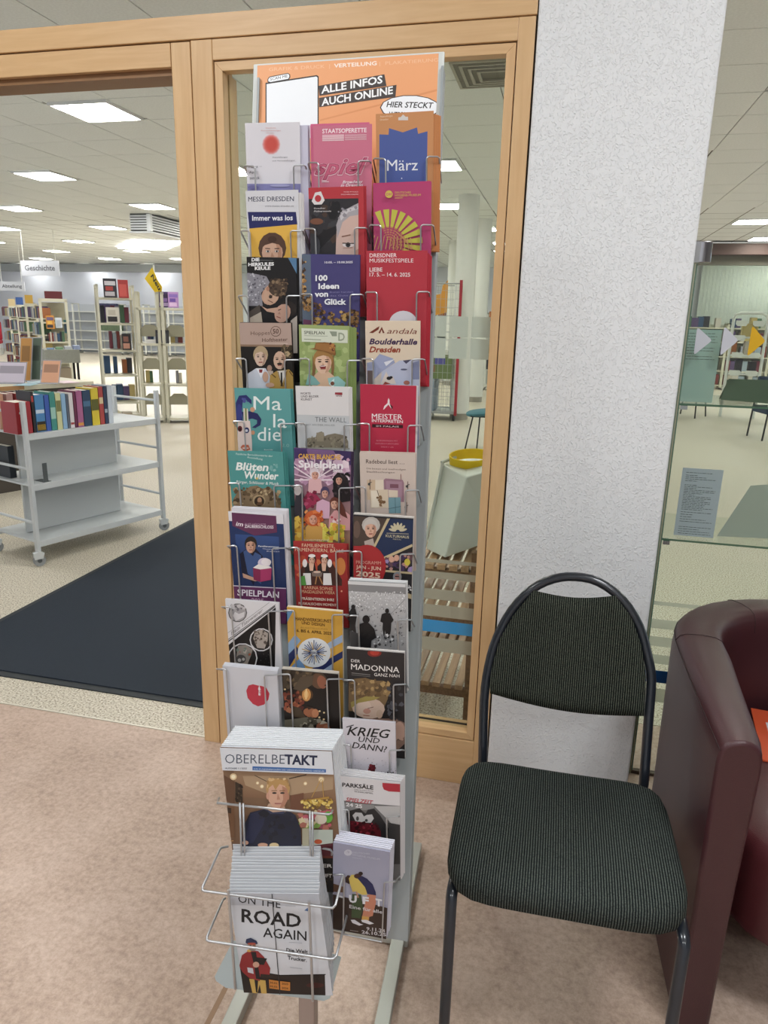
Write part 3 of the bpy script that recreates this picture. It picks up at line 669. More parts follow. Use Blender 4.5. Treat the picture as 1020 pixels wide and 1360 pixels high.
def a(A):
    A.full('46417c'); A.p([(500, 88), (574, 92), (580, 420), (600, 560), (520, 560)], '5c6b80'); A.p([(524, 530), (600, 540), (600, 580), (524, 580)], '6f3a5a')
    A.sp(512, 120, 540, 400, 60, 10, ['6d4a2a', 'a3753f', '4b331f', 'c79a5a'], 8); A.sp(525, 380, 580, 470, 34, 12, ['6d4a2a', 'a3753f', '4b331f', 'c79a5a'], 18)
    A.sp(580, 480, 900, 700, 150, 13, ['5a3b22', '8f6636', '3d2818', 'c49a52', 'a17a3e'], 9); A.sp(850, 470, 905, 560, 40, 12, ['5a3b22', '8f6636', '3d2818'], 19); A.sp(600, 420, 660, 500, 20, 10, ['6d4a2a', 'a3753f', '4b331f'], 20)
    A.t('10.05. – 10.08.2025', 670, 152, 860, 150, 14, 'e6e4ef', .02)
    A.t('100', 608, 270, 690, 268, 38, 'eef0f6', .035); A.t('Ideen', 628, 325, 768, 322, 38, 'eef0f6', .035); A.t('von', 603, 378, 694, 376, 38, 'eef0f6', .035); A.t('Glück', 668, 430, 816, 430, 38, 'eef0f6', .035)
    A.t('Kunst handelt', 706, 352, 866, 350, 11, '8a86b5'); A.t('das Gute', 706, 376, 830, 374, 11, '8a86b5')
M = leaflet('leaflet', 'violet-blue leaflet reading 100 Ideen von Glück over golden grain', (400.8, 337.6), (478, 339), C3, a, body='3e3a70', n=1, dx=.0006)
wires(M, 414.5, 390.6, 399, 465, 391.2, 482)
def a(A):
    A.full('c1303f'); A.t('DRESDNER', 210, 148, 455, 146, 36, 'f1dcdd', .012); A.t('MUSIKFESTSPIELE', 210, 194, 605, 194, 36, 'f1dcdd', .012); A.t('LIEBE', 210, 276, 326, 275, 36, 'f1dcdd', .012); A.t('17. 5. – 14. 6. 2025', 210, 320, 577, 322, 36, 'f1dcdd', .012)
    A.e(514, 745, 128, 114, 'd9d6dc', n=28)
M = leaflet('leaflet', 'bright red festival leaflet with a pale half disc', (486.5, 333), (568, 332.5), (460, 320, 6.8), a, body='bb2b3c', n=4, first=(.001, -.003), dx=.0013, dy=-.0014, h=.215)
wires(M, 500.8, 388, 485, 553.5, 387.5, 569.8)
# ---- row 4
def a(A):
    A.full('b59a8d', 0, .19); A.full('1c1817', .19, 1); A.full('8d6f58', .175, .192)
    A.t('Hoppes', 168, 638, 298, 634, 26, '6b4e42'); A.t('Hoftheater', 246, 684, 418, 678, 26, '5d4035'); A.l(240, 692, 420, 695, 3, 'd8c4b4'); A.e(338, 612, 36, 36, '5d4035'); A.e(338, 612, 32, 32, 'b59a8d'); A.t('50', 318, 628, 358, 626, 32, '5d4035', .02)
    A.sp(370, 705, 450, 790, 26, 16, ['6b5a40', 'b39a72', '8a7a5c', '40331f'], 11)
    A.e(296, 862, 17, 22, 'a98572'); A.p([(275, 880), (320, 880), (320, 960), (275, 960)], 'b9a698')
    A.p([(140, 905), (205, 862), (270, 862), (300, 920), (300, 1090), (140, 1090)], 'c9cedb'); A.p([(205, 862), (240, 930), (262, 862)], 'e9e9ee'); A.p([(225, 870), (250, 870), (246, 892), (228, 892)], '8d2f33')
    A.face(236, 790, 84, 118, 'd8b9a4', 'b59c76', 'b08c76', 1.0)
    A.p([(300, 910), (345, 880), (430, 870), (465, 910), (470, 1090), (290, 1090)], 'b58d3e'); A.p([(350, 880), (376, 990), (412, 875)], 'ded9d2'); A.p([(372, 890), (382, 890), (386, 985), (372, 985)], '1a1717'); A.l(310, 900, 340, 925, 8, '6b4d1c'); A.l(430, 880, 455, 915, 8, '6b4d1c'); A.l(355, 885, 378, 985, 5, '7d5a20'); A.l(415, 880, 392, 985, 5, '7d5a20')
    A.face(366, 808, 90, 124, 'd0ab92', 'd0ab92', 'a27c66', 0); A.e(366, 832, 18, 8, '2b1e1a'); A.l(340, 800, 356, 798, 4, '2b1e1a')
    A.e(270, 920, 20, 36, 'c79a80'); A.e(300, 975, 30, 16, 'c79a80')
M = leaflet('leaflet', 'tan-topped leaflet with two men, one in a white and one in a mustard jacket', (317.5, 428.5), (386.5, 429), C3, a, body='2a211e', n=1, dx=.001)
wires(M, 326.7, 476.5, 312.6, 377.8, 478, 398)
def a(A):
    A.full('9cae68', c2='7f9a52'); A.sp(500, 690, 845, 980, 50, 26, ['a9bd76', '8fa65c', 'b7c98a', '7e9850'], 13); A.p([(512, 590), (825, 604), (825, 692), (515, 682)], 'd3dac6')
    A.t('SPIELPLAN', 530, 630, 668, 634, 22, '3f4a38', .01); A.l(530, 641, 690, 645, 2, '6b7a5c'); A.l(530, 665, 645, 670, 5, '8d997c'); A.p([(702, 612), (752, 614), (752, 645), (720, 645)], '8f9a86'); A.t('D', 762, 675, 806, 676, 56, '9aa58c', .02)
    A.p([(588, 770), (588, 860), (582, 930), (600, 930), (610, 860)], '8a6238'); A.p([(730, 770), (735, 860), (728, 920), (715, 920), (715, 800)], '8a6238'); A.p([(600, 910), (640, 870), (690, 880), (750, 930), (800, 1090), (560, 1090)], 'd9b190'); A.p([(560, 900), (600, 920), (640, 965), (620, 978), (540, 975)], '7fb7b2'); A.p([(690, 930), (760, 915), (812, 960), (800, 1000), (700, 975)], '8fc4c0'); A.p([(700, 965), (735, 930), (730, 1000)], 'cfe4e2'); A.e(722, 965, 14, 14, '7c4a35')
    A.face(660, 825, 118, 150, 'e2bb9e', 'a5773c', 'c9997c', .96); A.e(658, 852, 22, 12, '8c2f2f'); A.l(640, 848, 676, 846, 5, 'efe8e4')
    A.p([(565, 730), (600, 735), (660, 745), (740, 778), (745, 765), (735, 695), (670, 685), (610, 690), (600, 725)], '8a5a28'); A.p([(605, 730), (612, 692), (735, 696), (740, 760)], 'a06c34'); A.sp(705, 690, 742, 740, 10, 9, ['6d2f22', 'c2803e'], 14)
M = leaflet('leaflet', 'green leaflet with a laughing woman in a brown hat', (397, 431), (464, 433), C3, a, body='8ea35f', n=4, first=(.001, -.001), dx=.0024, dy=-.0006)
wires(M, 410.8, 476.5, 396.7, 461.3, 478.7, 479.8)
C4 = (460, 320, 6.8)
def a(A):
    A.full('e0cdb3', 0, .29, c2='dcc9b0'); A.full('dcc9b0', .29, 1, c2='8d97bb')
    A.p([(205, 830), (280, 780), (300, 770), (290, 800), (240, 832)], '7d3322'); A.p([(290, 830), (320, 775), (345, 830), (330, 834), (318, 800), (305, 836)], '7d3322'); A.t('andala', 368, 836, 636, 840, 50, '7d3322', 0, .3)
    A.t('Boulderhalle', 206, 932, 640, 936, 52, '3f2552', .03, .25); A.t('Dresden', 206, 1004, 488, 1006, 52, 'a03a22', .03, .25)
    A.p([(185, 1100), (240, 1090), (300, 1020), (420, 1060), (440, 1100), (320, 1180), (200, 1300), (185, 1300)], '9aa3c6'); A.p([(320, 1180), (480, 1080), (660, 1070), (660, 1400), (300, 1400)], 'b6bcd4'); A.p([(190, 1170), (240, 1170), (235, 1400), (190, 1400)], '6a5a58')
    A.p([(510, 1080), (590, 1070), (540, 1110)], '4b4a63'); A.p([(600, 1100), (660, 1080), (660, 1250), (590, 1250)], '8189ad'); A.p([(310, 1290), (360, 1180), (395, 1250), (420, 1220), (450, 1290)], 'd9c9bd'); A.e(385, 1240, 22, 16, '241d1e'); A.e(405, 1232, 14, 12, '1e1819'); A.p([(330, 1300), (350, 1270), (400, 1290)], '9a3a2c'); A.e(545, 1280, 28, 20, 'b06a58'); A.e(520, 1160, 30, 8, '5c5f7c')
    A.p([(340, 1095), (440, 1065), (360, 1130)], 'dcdfea')
M = leaflet('leaflet', 'cream leaflet for a climbing hall with a boulder wall photo', (485, 426.5), (558, 426.5), C4, a, body='ddd0bd', n=1, dx=.0004)
wires(M, 495.5, 476.5, 480, 547.3, 477, 563.6)
# ---- row 5
C5 = (290, 500, 5.1)
def a(A):
    A.full('5aa4a4', c2='46908f')
    A.t('Ma', 238, 225, 428, 228, 96, 'e6f0ee'); A.t('la', 372, 345, 462, 348, 96, 'e6f0ee'); A.t('die', 265, 435, 425, 436, 96, 'e6f0ee'); A.t('2.0', 430, 476, 480, 478, 22, '8fc0bf')
    A.p([(122, 300), (118, 180), (140, 130), (190, 125), (225, 160), (226, 190), (190, 160), (165, 170), (160, 240), (165, 300)], '2a2f74'); A.e(142, 245, 20, 60, '353c8a'); A.p([(160, 240), (210, 235), (265, 250), (292, 290), (285, 330), (250, 350), (228, 345), (262, 320), (262, 295), (230, 285), (170, 300)], '232763'); A.p([(170, 215), (200, 218), (205, 300), (172, 300)], 'd9cfc4'); A.p([(180, 215), (192, 216), (194, 300), (182, 300)], '7b8a4a')
    A.e(232, 224, 16, 17, 'd09a78'); A.e(234, 380, 14, 15, 'c98f6c'); A.sp(130, 140, 200, 170, 5, 10, ['8b93cf', '4a52a0'], 2)
    A.p([(132, 300), (215, 300), (228, 430), (230, 520), (130, 520)], 'e3cfc8'); A.e(147, 354, 16, 20, '6d1f2c'); A.e(147, 358, 9, 11, '2a1014'); A.e(193, 364, 17, 20, '2a3570'); A.e(192, 366, 9, 10, 'dfe2ea'); A.p([(150, 480), (165, 462), (205, 462), (218, 495), (180, 508)], 'cf6a4c'); A.l(165, 485, 205, 485, 8, 'e6cfc4')
    A.t('Komödie', 312, 500, 370, 500, 9, 'dcebe9')
M = leaflet('leaflet', 'teal leaflet reading Maladie with a jester puppet', (311, 515), (385.5, 516.5), C5, a, body='4b9292', n=2, first=(.001, 0), dx=.0014, dy=-.0004)
wires(M, 323.9, 559.6, 308.8, 372.5, 562.7, 391)
def a(A):
    A.full('dedbdb', 0, .235); A.full('c3c7ca', .235, 1, c2='d6d9dc')
    for k, (x0, x1) in enumerate(((555, 625), (560, 680), (560, 636))): A.t(['WORTE', 'UND BILDER', 'KUNST'][k], x0, 122 + k * 20, x1, 122 + k * 20, 15, '5b5257', .01)
    A.p([(790, 108), (840, 108), (840, 126), (790, 122)], '9f2f3a'); A.t('VITA', 795, 137, 838, 137, 11, '6b2a30', .02)
    A.t('THE WALL', 655, 306, 868, 312, 34, '6e7479', -.004); A.t('KONST AN DER MAUER', 558, 332, 790, 336, 12, '8f9599')
    A.p([(590, 440), (600, 420), (660, 410), (668, 382), (700, 372), (716, 385), (718, 405), (740, 395), (790, 385), (860, 400), (880, 440), (880, 485), (640, 485), (590, 470)], '857b66'); A.sp(600, 410, 870, 480, 50, 11, ['6b6150', 'a09680', '5c5546', '948a72'], 15); A.p([(665, 380), (715, 378), (715, 440), (668, 440)], '978c74'); A.p([(560, 480), (890, 484), (890, 492), (560, 492)], 'a8a79c')
M = leaflet('leaflet', 'pale grey leaflet with a ruined stone castle', (392.5, 512.5), (463, 514), C5, a, n=3, first=(.001, 0), dx=.0012, dy=-.0003)
wires(M, 406, 562, 391, 456.9, 563.7, 475)
C6 = (370, 500, 5.1)
def a(A):
    A.full('c62645'); A.p([(740, 160), (745, 145), (752, 160), (752, 182), (772, 205), (770, 226), (744, 190), (715, 222), (708, 225), (716, 200), (738, 180)], 'f0dfe2'); A.p([(752, 184), (775, 205), (768, 226)], '5c1020')
    A.t('MEISTER', 632, 286, 838, 292, 36, 'f3e8ea', .015); A.t('INTERPRETEN', 632, 308, 842, 316, 20, 'f3e8ea', .01); A.p([(634, 322), (843, 328), (843, 350), (634, 344)], '3c1119'); A.t('IM PALAIS', 662, 341, 815, 345, 11, 'eac9cf')
    for k, y in enumerate((438, 458, 480)): A.t(['BEGEGNUNGEN MIT', 'GROSSEN KUENSTLERN', '2024 / 25'][k], [662, 655, 692][k], y, [806, 812, 778][k], y + 3, 9, 'e58a9b')
M = leaflet('leaflet', 'crimson leaflet reading Meister Interpreten', (478.5, 510), (553, 512.5), C6, a, body='bc2440', edge='e2dfe0', n=2, first=(.001, 0), dx=.001, dy=-.0002)
wires(M, 490.8, 562.7, 475, 542, 565, 559)
# ---- row 6
def a(A):
    A.full('4a9a97'); A.t('Festliche Barockkonzerte der', 120, 530, 368, 545, 13, 'd9ebe8'); A.t('Ausstellung', 195, 552, 300, 566, 13, 'd9ebe8')
    A.t('Blüten', 118, 632, 340, 640, 52, 'eef3f0', .028, .15); A.t('Wunder', 176, 690, 408, 698, 50, 'eef3f0', .028, .15); A.sp(345, 595, 400, 650, 10, 10, ['8fc0bd', '6fb0ad'], 5)
    A.t('Bürger, Schlösser & Musik', 122, 722, 410, 736, 20, 'eef3f0', .015, .1)
    A.p([(102, 830), (145, 760), (175, 775), (215, 745), (262, 738), (300, 760), (345, 745), (380, 780), (420, 830), (430, 950), (104, 950)], '8c7354'); A.sp(110, 755, 425, 860, 70, 14, ['6b5539', 'a98f68', '54412b', 'c2aa80'], 16); A.e(276, 840, 44, 40, 'b2976e'); A.e(278, 845, 34, 34, '3b2a1c'); A.e(280, 838, 15, 20, 'b98a66'); A.p([(255, 870), (270, 850), (295, 850), (305, 870)], '6b4a30')
    A.e(262, 690, 8, 8, 'd9b85a')
M = leaflet('leaflet', 'teal leaflet in script lettering over a carved gold frame', (302, 598.5), (375.5, 600), C5, a, body='43908d', n=3, first=(.001, -.0005), dx=.0014, dy=-.0006)
wires(M, 317.6, 641.8, 303, 363.7, 645, 387)
def a(A):
    A.full('7c5a8e', 0, 1, c2='b98a4a'); A.p([(104, 484), (190, 490), (205, 560), (110, 620)], '45306a'); A.p([(370, 500), (505, 505), (505, 600), (440, 600)], '3a2a5e')
    A.sp(110, 545, 470, 720, 60, 26, ['d9b7cf', 'ecd6e2', 'c79ab8', 'e4c4d6', 'b98aac'], 17)
    for k in range(11): A.l(245, 700, 245 + 190 * math.cos(math.pi + k * math.pi / 10), 700 + 165 * math.sin(math.pi + k * math.pi / 10), 9, ['efdde8', 'dcb9d0'][k % 2])
    A.p([(205, 700), (245, 680), (290, 700), (300, 790), (200, 790)], 'e2b0b4'); A.face(248, 666, 52, 66, 'e0a58e', 'f0e2ea', 'c98a7c', 1.1)
    A.p([(370, 760), (372, 680), (400, 650), (440, 655), (470, 690), (490, 800), (500, 840), (380, 860)], '1f191e'); A.sp(370, 660, 480, 800, 24, 13, ['2d252b', '151116', '40353c'], 21); A.face(410, 702, 44, 60, 'd29a82', '1f191e', 'b07a66', .9)
    A.p([(108, 860), (120, 800), (165, 780), (190, 860), (195, 1000), (110, 1000)], '3a3540'); A.e(130, 770, 26, 34, 'cfc6c6'); A.p([(165, 830), (200, 780), (260, 800), (290, 840), (240, 870), (190, 900)], 'a5284f'); A.sp(165, 780, 280, 880, 16, 12, ['c04a70', '7f1f3c'], 22)
    A.p([(260, 850), (300, 830), (350, 850), (345, 960), (250, 960)], 'd9a9c4'); A.face(316, 790, 46, 64, 'd9a08c', '4a3f66', 'b98070', 1.1)
    A.p([(345, 950), (380, 905), (440, 900), (490, 940), (490, 1040), (340, 1040)], 'd99a9c'); A.sp(360, 940, 420, 1030, 14, 8, ['c13a4f', 'efd6d6'], 23); A.p([(360, 840), (410, 820), (440, 870), (470, 960), (430, 940), (395, 900)], '6a3328'); A.face(380, 862, 50, 68, 'dda78e', '6a3328', 'b87c66', 1.05)
    A.sp(110, 960, 180, 1290 - 180, 40, 22, ['e0a52e', 'f0c64a', 'b87d1f'], 24); A.sp(290, 1000, 440, 1110, 50, 22, ['d9c83a', 'e8da58', 'b5a628', 'f0a83a'], 25); A.p([(185, 1020), (215, 990), (270, 990), (300, 1020), (300, 1110), (185, 1110)], 'dba24a')
    A.e(238, 958, 60, 54, 'd9602a'); A.sp(182, 905, 296, 1000, 34, 15, ['e8793a', 'c24a1c', 'f09a55'], 26); A.face(238, 968, 58, 66, 'e2a58a', 'd9602a', 'c07a60', 0)
    A.t('CARTE BLANCHE', 138, 552, 424, 560, 32, 'e0a83a', .03); A.t('Spielplan', 138, 612, 440, 622, 48, 'f4eef2', .028); A.t('2025', 370, 640, 436, 646, 16, 'f4eef2', .03)
    A.t('TRAVESTIEREVUE', 160, 1110, 345, 1114, 14, 'f1e6c8')
M = leaflet('leaflet', 'colourful revue leaflet crowded with costumed performers', (390.5, 594.5), (466.5, 600), C6, a, body='3b2a48', n=2, first=(.001, 0), dx=.0012, dy=-.0003, h=.23)
wires(M, 401.4, 645, 386.6, 450.6, 648, 471)
def a(A):
    A.full('d3c2b6', c2='c2aea3'); A.t('Radebeul liest …', 592, 588, 852, 594, 28, '4a3a36', .008); A.t('Die besten und lesefreudigen', 596, 628, 862, 636, 12, '6b5a54'); A.t('Stadtbuchungen', 596, 650, 786, 656, 12, '6b5a54')
    A.p([(598, 700), (655, 700), (655, 835), (602, 835)], 'd0b696'); A.p([(655, 700), (710, 700), (710, 770), (655, 770)], 'e3d5bf'); A.p([(712, 700), (725, 690), (840, 700), (850, 720), (850, 850), (720, 850)], '9c7484'); A.p([(728, 708), (835, 712), (835, 850), (735, 850)], 'a98294'); A.p([(755, 728), (812, 730), (812, 756), (755, 754)], '7f4f60'); A.p([(620, 768), (742, 765), (745, 890), (624, 890)], 'd8c5aa'); A.p([(626, 774), (676, 772), (680, 886), (630, 886)], 'e6dac4'); A.p([(745, 768), (808, 772), (808, 818), (748, 818)], 'd9c8b2'); A.p([(745, 820), (826, 818), (828, 926), (748, 926)], '6f9aa6'); A.l(745, 895, 828, 880, 3, '3a5560'); A.l(790, 820, 792, 926, 3, '3a5560')
    A.l(668, 770, 700, 880, 4, '6a4a30'); A.sp(665, 780, 712, 880, 10, 12, ['7a5838', '8f6c48'], 27)
    for x, y in ((620, 725), (876, 740), (868, 880)): A.l(x, y + 40, x, y - 30, 4, '5c3a3a'); A.l(x - 14, y, x + 12, y - 10, 4, '3a3a3c'); A.e(x - 6, y + 4, 9, 9, '4a4a48')
    A.l(828, 660, 830, 700, 4, '7a3a3a')
M = leaflet('leaflet', 'beige leaflet with drawn notebooks and ribbons', (477.5, 601), (552, 603), C6, a, body='cbb9ad', n=2, first=(0, .0002), dx=.0004, dy=.0008)
wires(M, 485, 647, 471, 538.5, 651, 555)
# ---- row 7
C7 = (290, 660, 5.1)
def a(A):
    A.full('22386b', c2='1c2f5e'); A.full('2f4f8f', .2, .5, .1, .9, c2='22386b'); A.full('e4e2e8', 0, .085); A.p([(90, 105), (392, 128), (398, 240), (246, 262), (95, 195)], '6a3259')
    A.t('im', 118, 194, 168, 200, 30, 'eadfe8', .02, .2); A.t('AUFS HÖCHSTE', 178, 190, 322, 194, 14, 'c79fba'); A.t('ZAUBERSCHLOSS', 178, 208, 374, 214, 20, 'eadfe8', .02)
    A.p([(145, 385), (190, 350), (255, 350), (300, 400), (310, 460), (260, 480), (240, 600), (190, 520), (160, 520)], '161c38'); A.p([(170, 370), (200, 350), (290, 395), (290, 590), (200, 520)], '3b5790'); A.p([(215, 380), (235, 400), (260, 350), (245, 350)], '10142a'); A.face(220, 332, 68, 96, 'd3a188', '2e2622', 'a87860', 1.02)
    A.p([(165, 515), (240, 545), (290, 565), (250, 570), (170, 545)], 'c99a80'); A.e(312, 445, 44, 34, 'd9cfe0'); A.e(325, 440, 34, 24, 'eee6ea'); A.p([(236, 478), (270, 455), (352, 470), (362, 480), (286, 492)], 'f1ece8'); A.p([(236, 480), (286, 490), (286, 574), (240, 560)], '8f2550'); A.p([(286, 490), (362, 480), (358, 560), (286, 574)], 'b53268')
    A.t('Familiensommer', 272, 336, 412, 342, 10, 'eef0f6', .02); A.t('Theaterfest', 300, 354, 410, 358, 8, 'dfe3ee'); A.t('Karten', 330, 370, 415, 372, 8, 'dfe3ee')
    A.p([(104, 600), (460, 618), (462, 1100), (106, 1100)], '6a2f60'); A.l(104, 600, 460, 618, 6, 'd9cfe0'); A.t('SPIELPLAN', 130, 664, 412, 682, 42, 'f0e8f0', .02); A.t('2025', 226, 710, 308, 716, 28, 'c79aba', .02)
M = leaflet('leaflet', 'blue and purple leaflet of a man holding a magenta box', (303, 679), (376, 683), C7, a, body='dcdae0', n=3, first=(.004, .005), dx=.0016, dy=.0012)
wires(M, 314.5, 725, 301, 361.5, 728, 381)
C8 = (370, 660, 5.1)
def a(A):
    A.full('b02a28', c2='9c2224'); A.sp(130, 390, 430, 600, 20, 34, ['c0452c', 'a02a24', 'cf6a3a'], 28); A.e(420, 470, 34, 60, 'd9803a')
    A.t('FAMILIENFESTE,', 158, 338, 380, 344, 24, 'ecc9a8'); A.t('FIRMENFEIERN, BÄLLE', 112, 366, 440, 378, 24, 'ecc9a8')
    A.p([(145, 500), (180, 430), (205, 450), (260, 500), (290, 500), (320, 450), (360, 440), (400, 510), (430, 560), (430, 600), (140, 600)], '4a2620')
    for x, s in ((220, -1), (305, 1)):
        A.p([(x - 42, 470), (x - 20, 448), (x + 24, 448), (x + 40, 520), (x - 40, 520)], '241a1c'); A.p([(x - 14, 448), (x + 20, 448), (x + 14, 500), (x - 8, 500)], 'e4b49a'); A.e(x + s * 42, 448, 16, 28, 'efe8e8'); A.face(x + 6, 428, 42, 58, 'e0ae94', '2a1a18', 'c08a74', 1.1); A.e(x + 6, 398, 24, 12, 'f0ebea')
        A.p([(x - 26 + s * 26, 515), (x + 24 + s * 26, 515), (x + 30 + s * 28, 595), (x - 30 + s * 28, 595)], 'e5e2e2')
    A.p([(142, 540), (178, 530), (190, 596), (140, 596)], '4f9a3e'); A.p([(225, 506), (300, 510), (290, 540), (230, 535)], '7d6b64'); A.l(260, 535, 250, 590, 8, 'b07a48'); A.l(275, 535, 300, 590, 8, 'b07a48'); A.e(262, 506, 26, 8, 'd8b8a4')
    A.t('KARINA SOPHIE', 174, 620, 368, 632, 22, 'e9b98e'); A.t('MAGDALENA WERA', 158, 648, 382, 658, 22, 'e9b98e'); A.t('PRÄSENTIEREN IHRE', 158, 694, 378, 704, 18, 'f0dcc8', .02); A.t('MUSIKALISCHEN MOMENTE', 138, 726, 404, 740, 18, 'f0dcc8', .02); A.e(428, 636, 6, 6, 'f0a080')
M = leaflet('leaflet', 'dark red leaflet with two women in dirndl dresses', (389.5, 718.5), (460.5, 722.5), C8, a, body='8d2023', n=2, first=(.001, 0), dx=.001, dy=-.0003, h=.16, nt=.058)
wires(M, 396.7, 727.4, 382.5, 446, 731.8, 465.7, h=.16)
def a(A):
    A.full('2b2a2e'); A.p([(505, 128), (740, 148), (640, 340), (590, 420), (505, 330)], '4f4038'); A.e(530, 220, 24, 60, '6b554a'); A.p([(580, 300), (640, 280), (650, 330), (590, 360)], 'b9a9a0'); A.e(626, 190, 62, 56, 'bfb8b0'); A.face(624, 220, 84, 112, 'dfae94', 'c9c2ba', 'c18c74', .95)
    A.p([(752, 145), (912, 155), (905, 330), (712, 415), (645, 345)], '1f3157'); A.p([(735, 145), (755, 146), (650, 350), (636, 345)], 'c8b489'); A.p([(905, 318), (908, 335), (715, 424), (706, 408)], 'c8b489')
    for k in range(7): t = math.radians(-165 + k * 25); A.e(808 + 38 * math.cos(t), 232 + 36 * math.sin(t), 26, 9, 'c9bf9c', t)
    A.l(732, 244, 882, 250, 3, 'c9bf9c'); A.t('KULTURHAUS', 726, 270, 884, 280, 18, 'c9bf9c', .02); A.t('FREITAL', 776, 288, 832, 292, 8, 'c9bf9c')
    A.sp(730, 395, 900, 490, 30, 20, ['6a4a52', 'c08a80', '4a3560', 'a08ac0', '3a3038'], 29); A.e(765, 420, 18, 22, 'dba58c'); A.e(800, 412, 18, 22, 'dba58c'); A.e(872, 440, 20, 24, 'd9c83a'); A.p([(720, 492), (905, 508), (905, 522), (722, 506)], 'c8b489'); A.e(805, 540, 30, 36, '8f9298'); A.e(803, 540, 16, 22, 'b8847c'); A.l(790, 536, 818, 538, 7, '1a1a1c')
    A.e(600, 470, 128, 148, 'b5282c', n=24); A.r(500, 330, 604, 640, 'b5282c'); A.t('PROGRAMM', 526, 450, 694, 456, 22, 'e0a08e', .01); A.t('JAN - JUN', 526, 482, 694, 496, 24, 'ecc9b0', .02); A.t('2025', 526, 532, 690, 550, 36, 'ecc9b0', .03)
    A.sp(860, 580, 905, 640, 14, 8, ['d8d8da', '1a1a1c'], 30); A.p([(865, 645), (905, 660), (905, 690), (865, 680)], 'c8b489')
M = leaflet('leaflet', 'navy, red and gold leaflet with a smiling grey-haired woman', (469.5, 683.5), (549, 689), C8, a, body='26262a', n=2, first=(0, .0006), dx=.0003, dy=.0012, edge='d9d3cc')
wires(M, 480.4, 732.7, 464, 531.6, 735.9, 549)
# ---- row 8
C9 = (280, 780, 5.1)
def a(A):
    A.full('e0dee2'); A.p([(440, 135), (435, 545), (440, 1200), (100, 1200), (105, 402)], '191617'); A.l(438, 118, 98, 368, 4, '2a2627'); A.l(436, 128, 98, 382, 7, '2a2627'); A.l(400, 100, 98, 322, 2, '6b676a')
    A.t('Mein Tätowierer', 140, 325, 350, 165, 26, '5d595c', 0); A.e(182, 172, 64, 64, '55514f'); A.e(182, 172, 58, 58, 'a9a5a8'); A.sp(140, 120, 226, 160, 12, 14, ['c9c5c8', '77737a', '5f5b60'], 31); A.p([(150, 190), (165, 165), (190, 180), (230, 165), (225, 200), (170, 228)], 'd8d5d8')
    A.e(342, 355, 79, 79, 'dcdadc'); A.e(342, 355, 71, 71, '26211f'); A.p([(288, 345), (300, 300), (345, 285), (388, 310), (385, 360), (365, 415), (315, 410)], 'b0a49a'); A.sp(300, 300, 380, 400, 20, 9, ['75685f', 'cbc0b6', '5a4f48'], 32)
    A.e(216, 478, 101, 101, 'dcdadc'); A.e(216, 478, 93, 93, '26211f'); A.p([(165, 520), (185, 395), (240, 390), (285, 420), (270, 470), (245, 530)], '8f857c'); A.sp(180, 400, 270, 460, 12, 10, ['a3533f', '6e7f72', 'b5a89c'], 33); A.e(205, 485, 34, 30, '4a4644'); A.e(195, 492, 12, 12, 'b9b4b0'); A.e(222, 486, 10, 10, 'b9b4b0'); A.sp(310, 430, 430, 520, 12, 2, ['6b6768'], 34)
M = leaflet('leaflet', 'black and white tattoo leaflet with round photos', (299, 795.5), (370, 801), C9, a, body='d6d4d8', n=1, dx=.0005)
wires(M, 307, 806, 293.5, 356.3, 811.7, 376.7)
def a(A):
    A.full('d9a235'); A.p([(512, 150), (560, 155), (515, 240)], '5f93c4'); A.p([(515, 390), (570, 320), (610, 360), (520, 470)], '8aacd2'); A.p([(520, 460), (580, 400), (600, 430), (525, 550)], '222f66'); A.p([(525, 560), (600, 480), (640, 540), (620, 600), (525, 600)], '6a9ad0'); A.p([(650, 570), (895, 430), (900, 480), (760, 600), (640, 600)], '222f66'); A.p([(790, 380), (893, 320), (893, 370), (800, 420)], '9bb4d4'); A.p([(700, 600), (820, 520), (822, 620)], '9bb4d4'); A.p([(820, 520), (897, 475), (897, 800), (820, 800)], 'd9a235')
    A.t('HANDWERKSKUNST', 572, 222, 818, 240, 22, '6b4410', .02); A.t('UND DESIGN', 616, 248, 772, 264, 20, '6b4410', .02); A.t('AUSSTELLUNG', 606, 276, 790, 288, 10, 'a57a28'); A.t('6. BIS 6. APRIL 2025', 582, 300, 818, 322, 20, '5a3c12', .02)
    A.e(700, 442, 112, 100, 'dfe4e8', n=24)
    for k in range(30):
        t = k * 2 * math.pi / 30 + .1; r1 = 62 + (k * 37 % 24); r0 = 18 + (k * 13 % 10); A.l(700 + r0 * 1.1 * math.cos(t), 440 + r0 * .9 * math.sin(t), 700 + r1 * 1.1 * math.cos(t), 440 + r1 * math.sin(t), 5, ['27335f', 'c59a3a', '27335f', '3f66a8', '27335f'][k % 5])
    A.t('DESIGN', 668, 448, 735, 450, 16, '27335f', .03)
M = leaflet('leaflet', 'yellow and blue craft fair leaflet with a starburst disc', (381, 806.5), (454.5, 813.3), C9, a, body='cf9a32', n=2, first=(0, .0004), dx=.0003, dy=.0008, edge='e8dcc4')
wires(M, 390.8, 810.8, 376.7, 441, 816.4, 461.4)
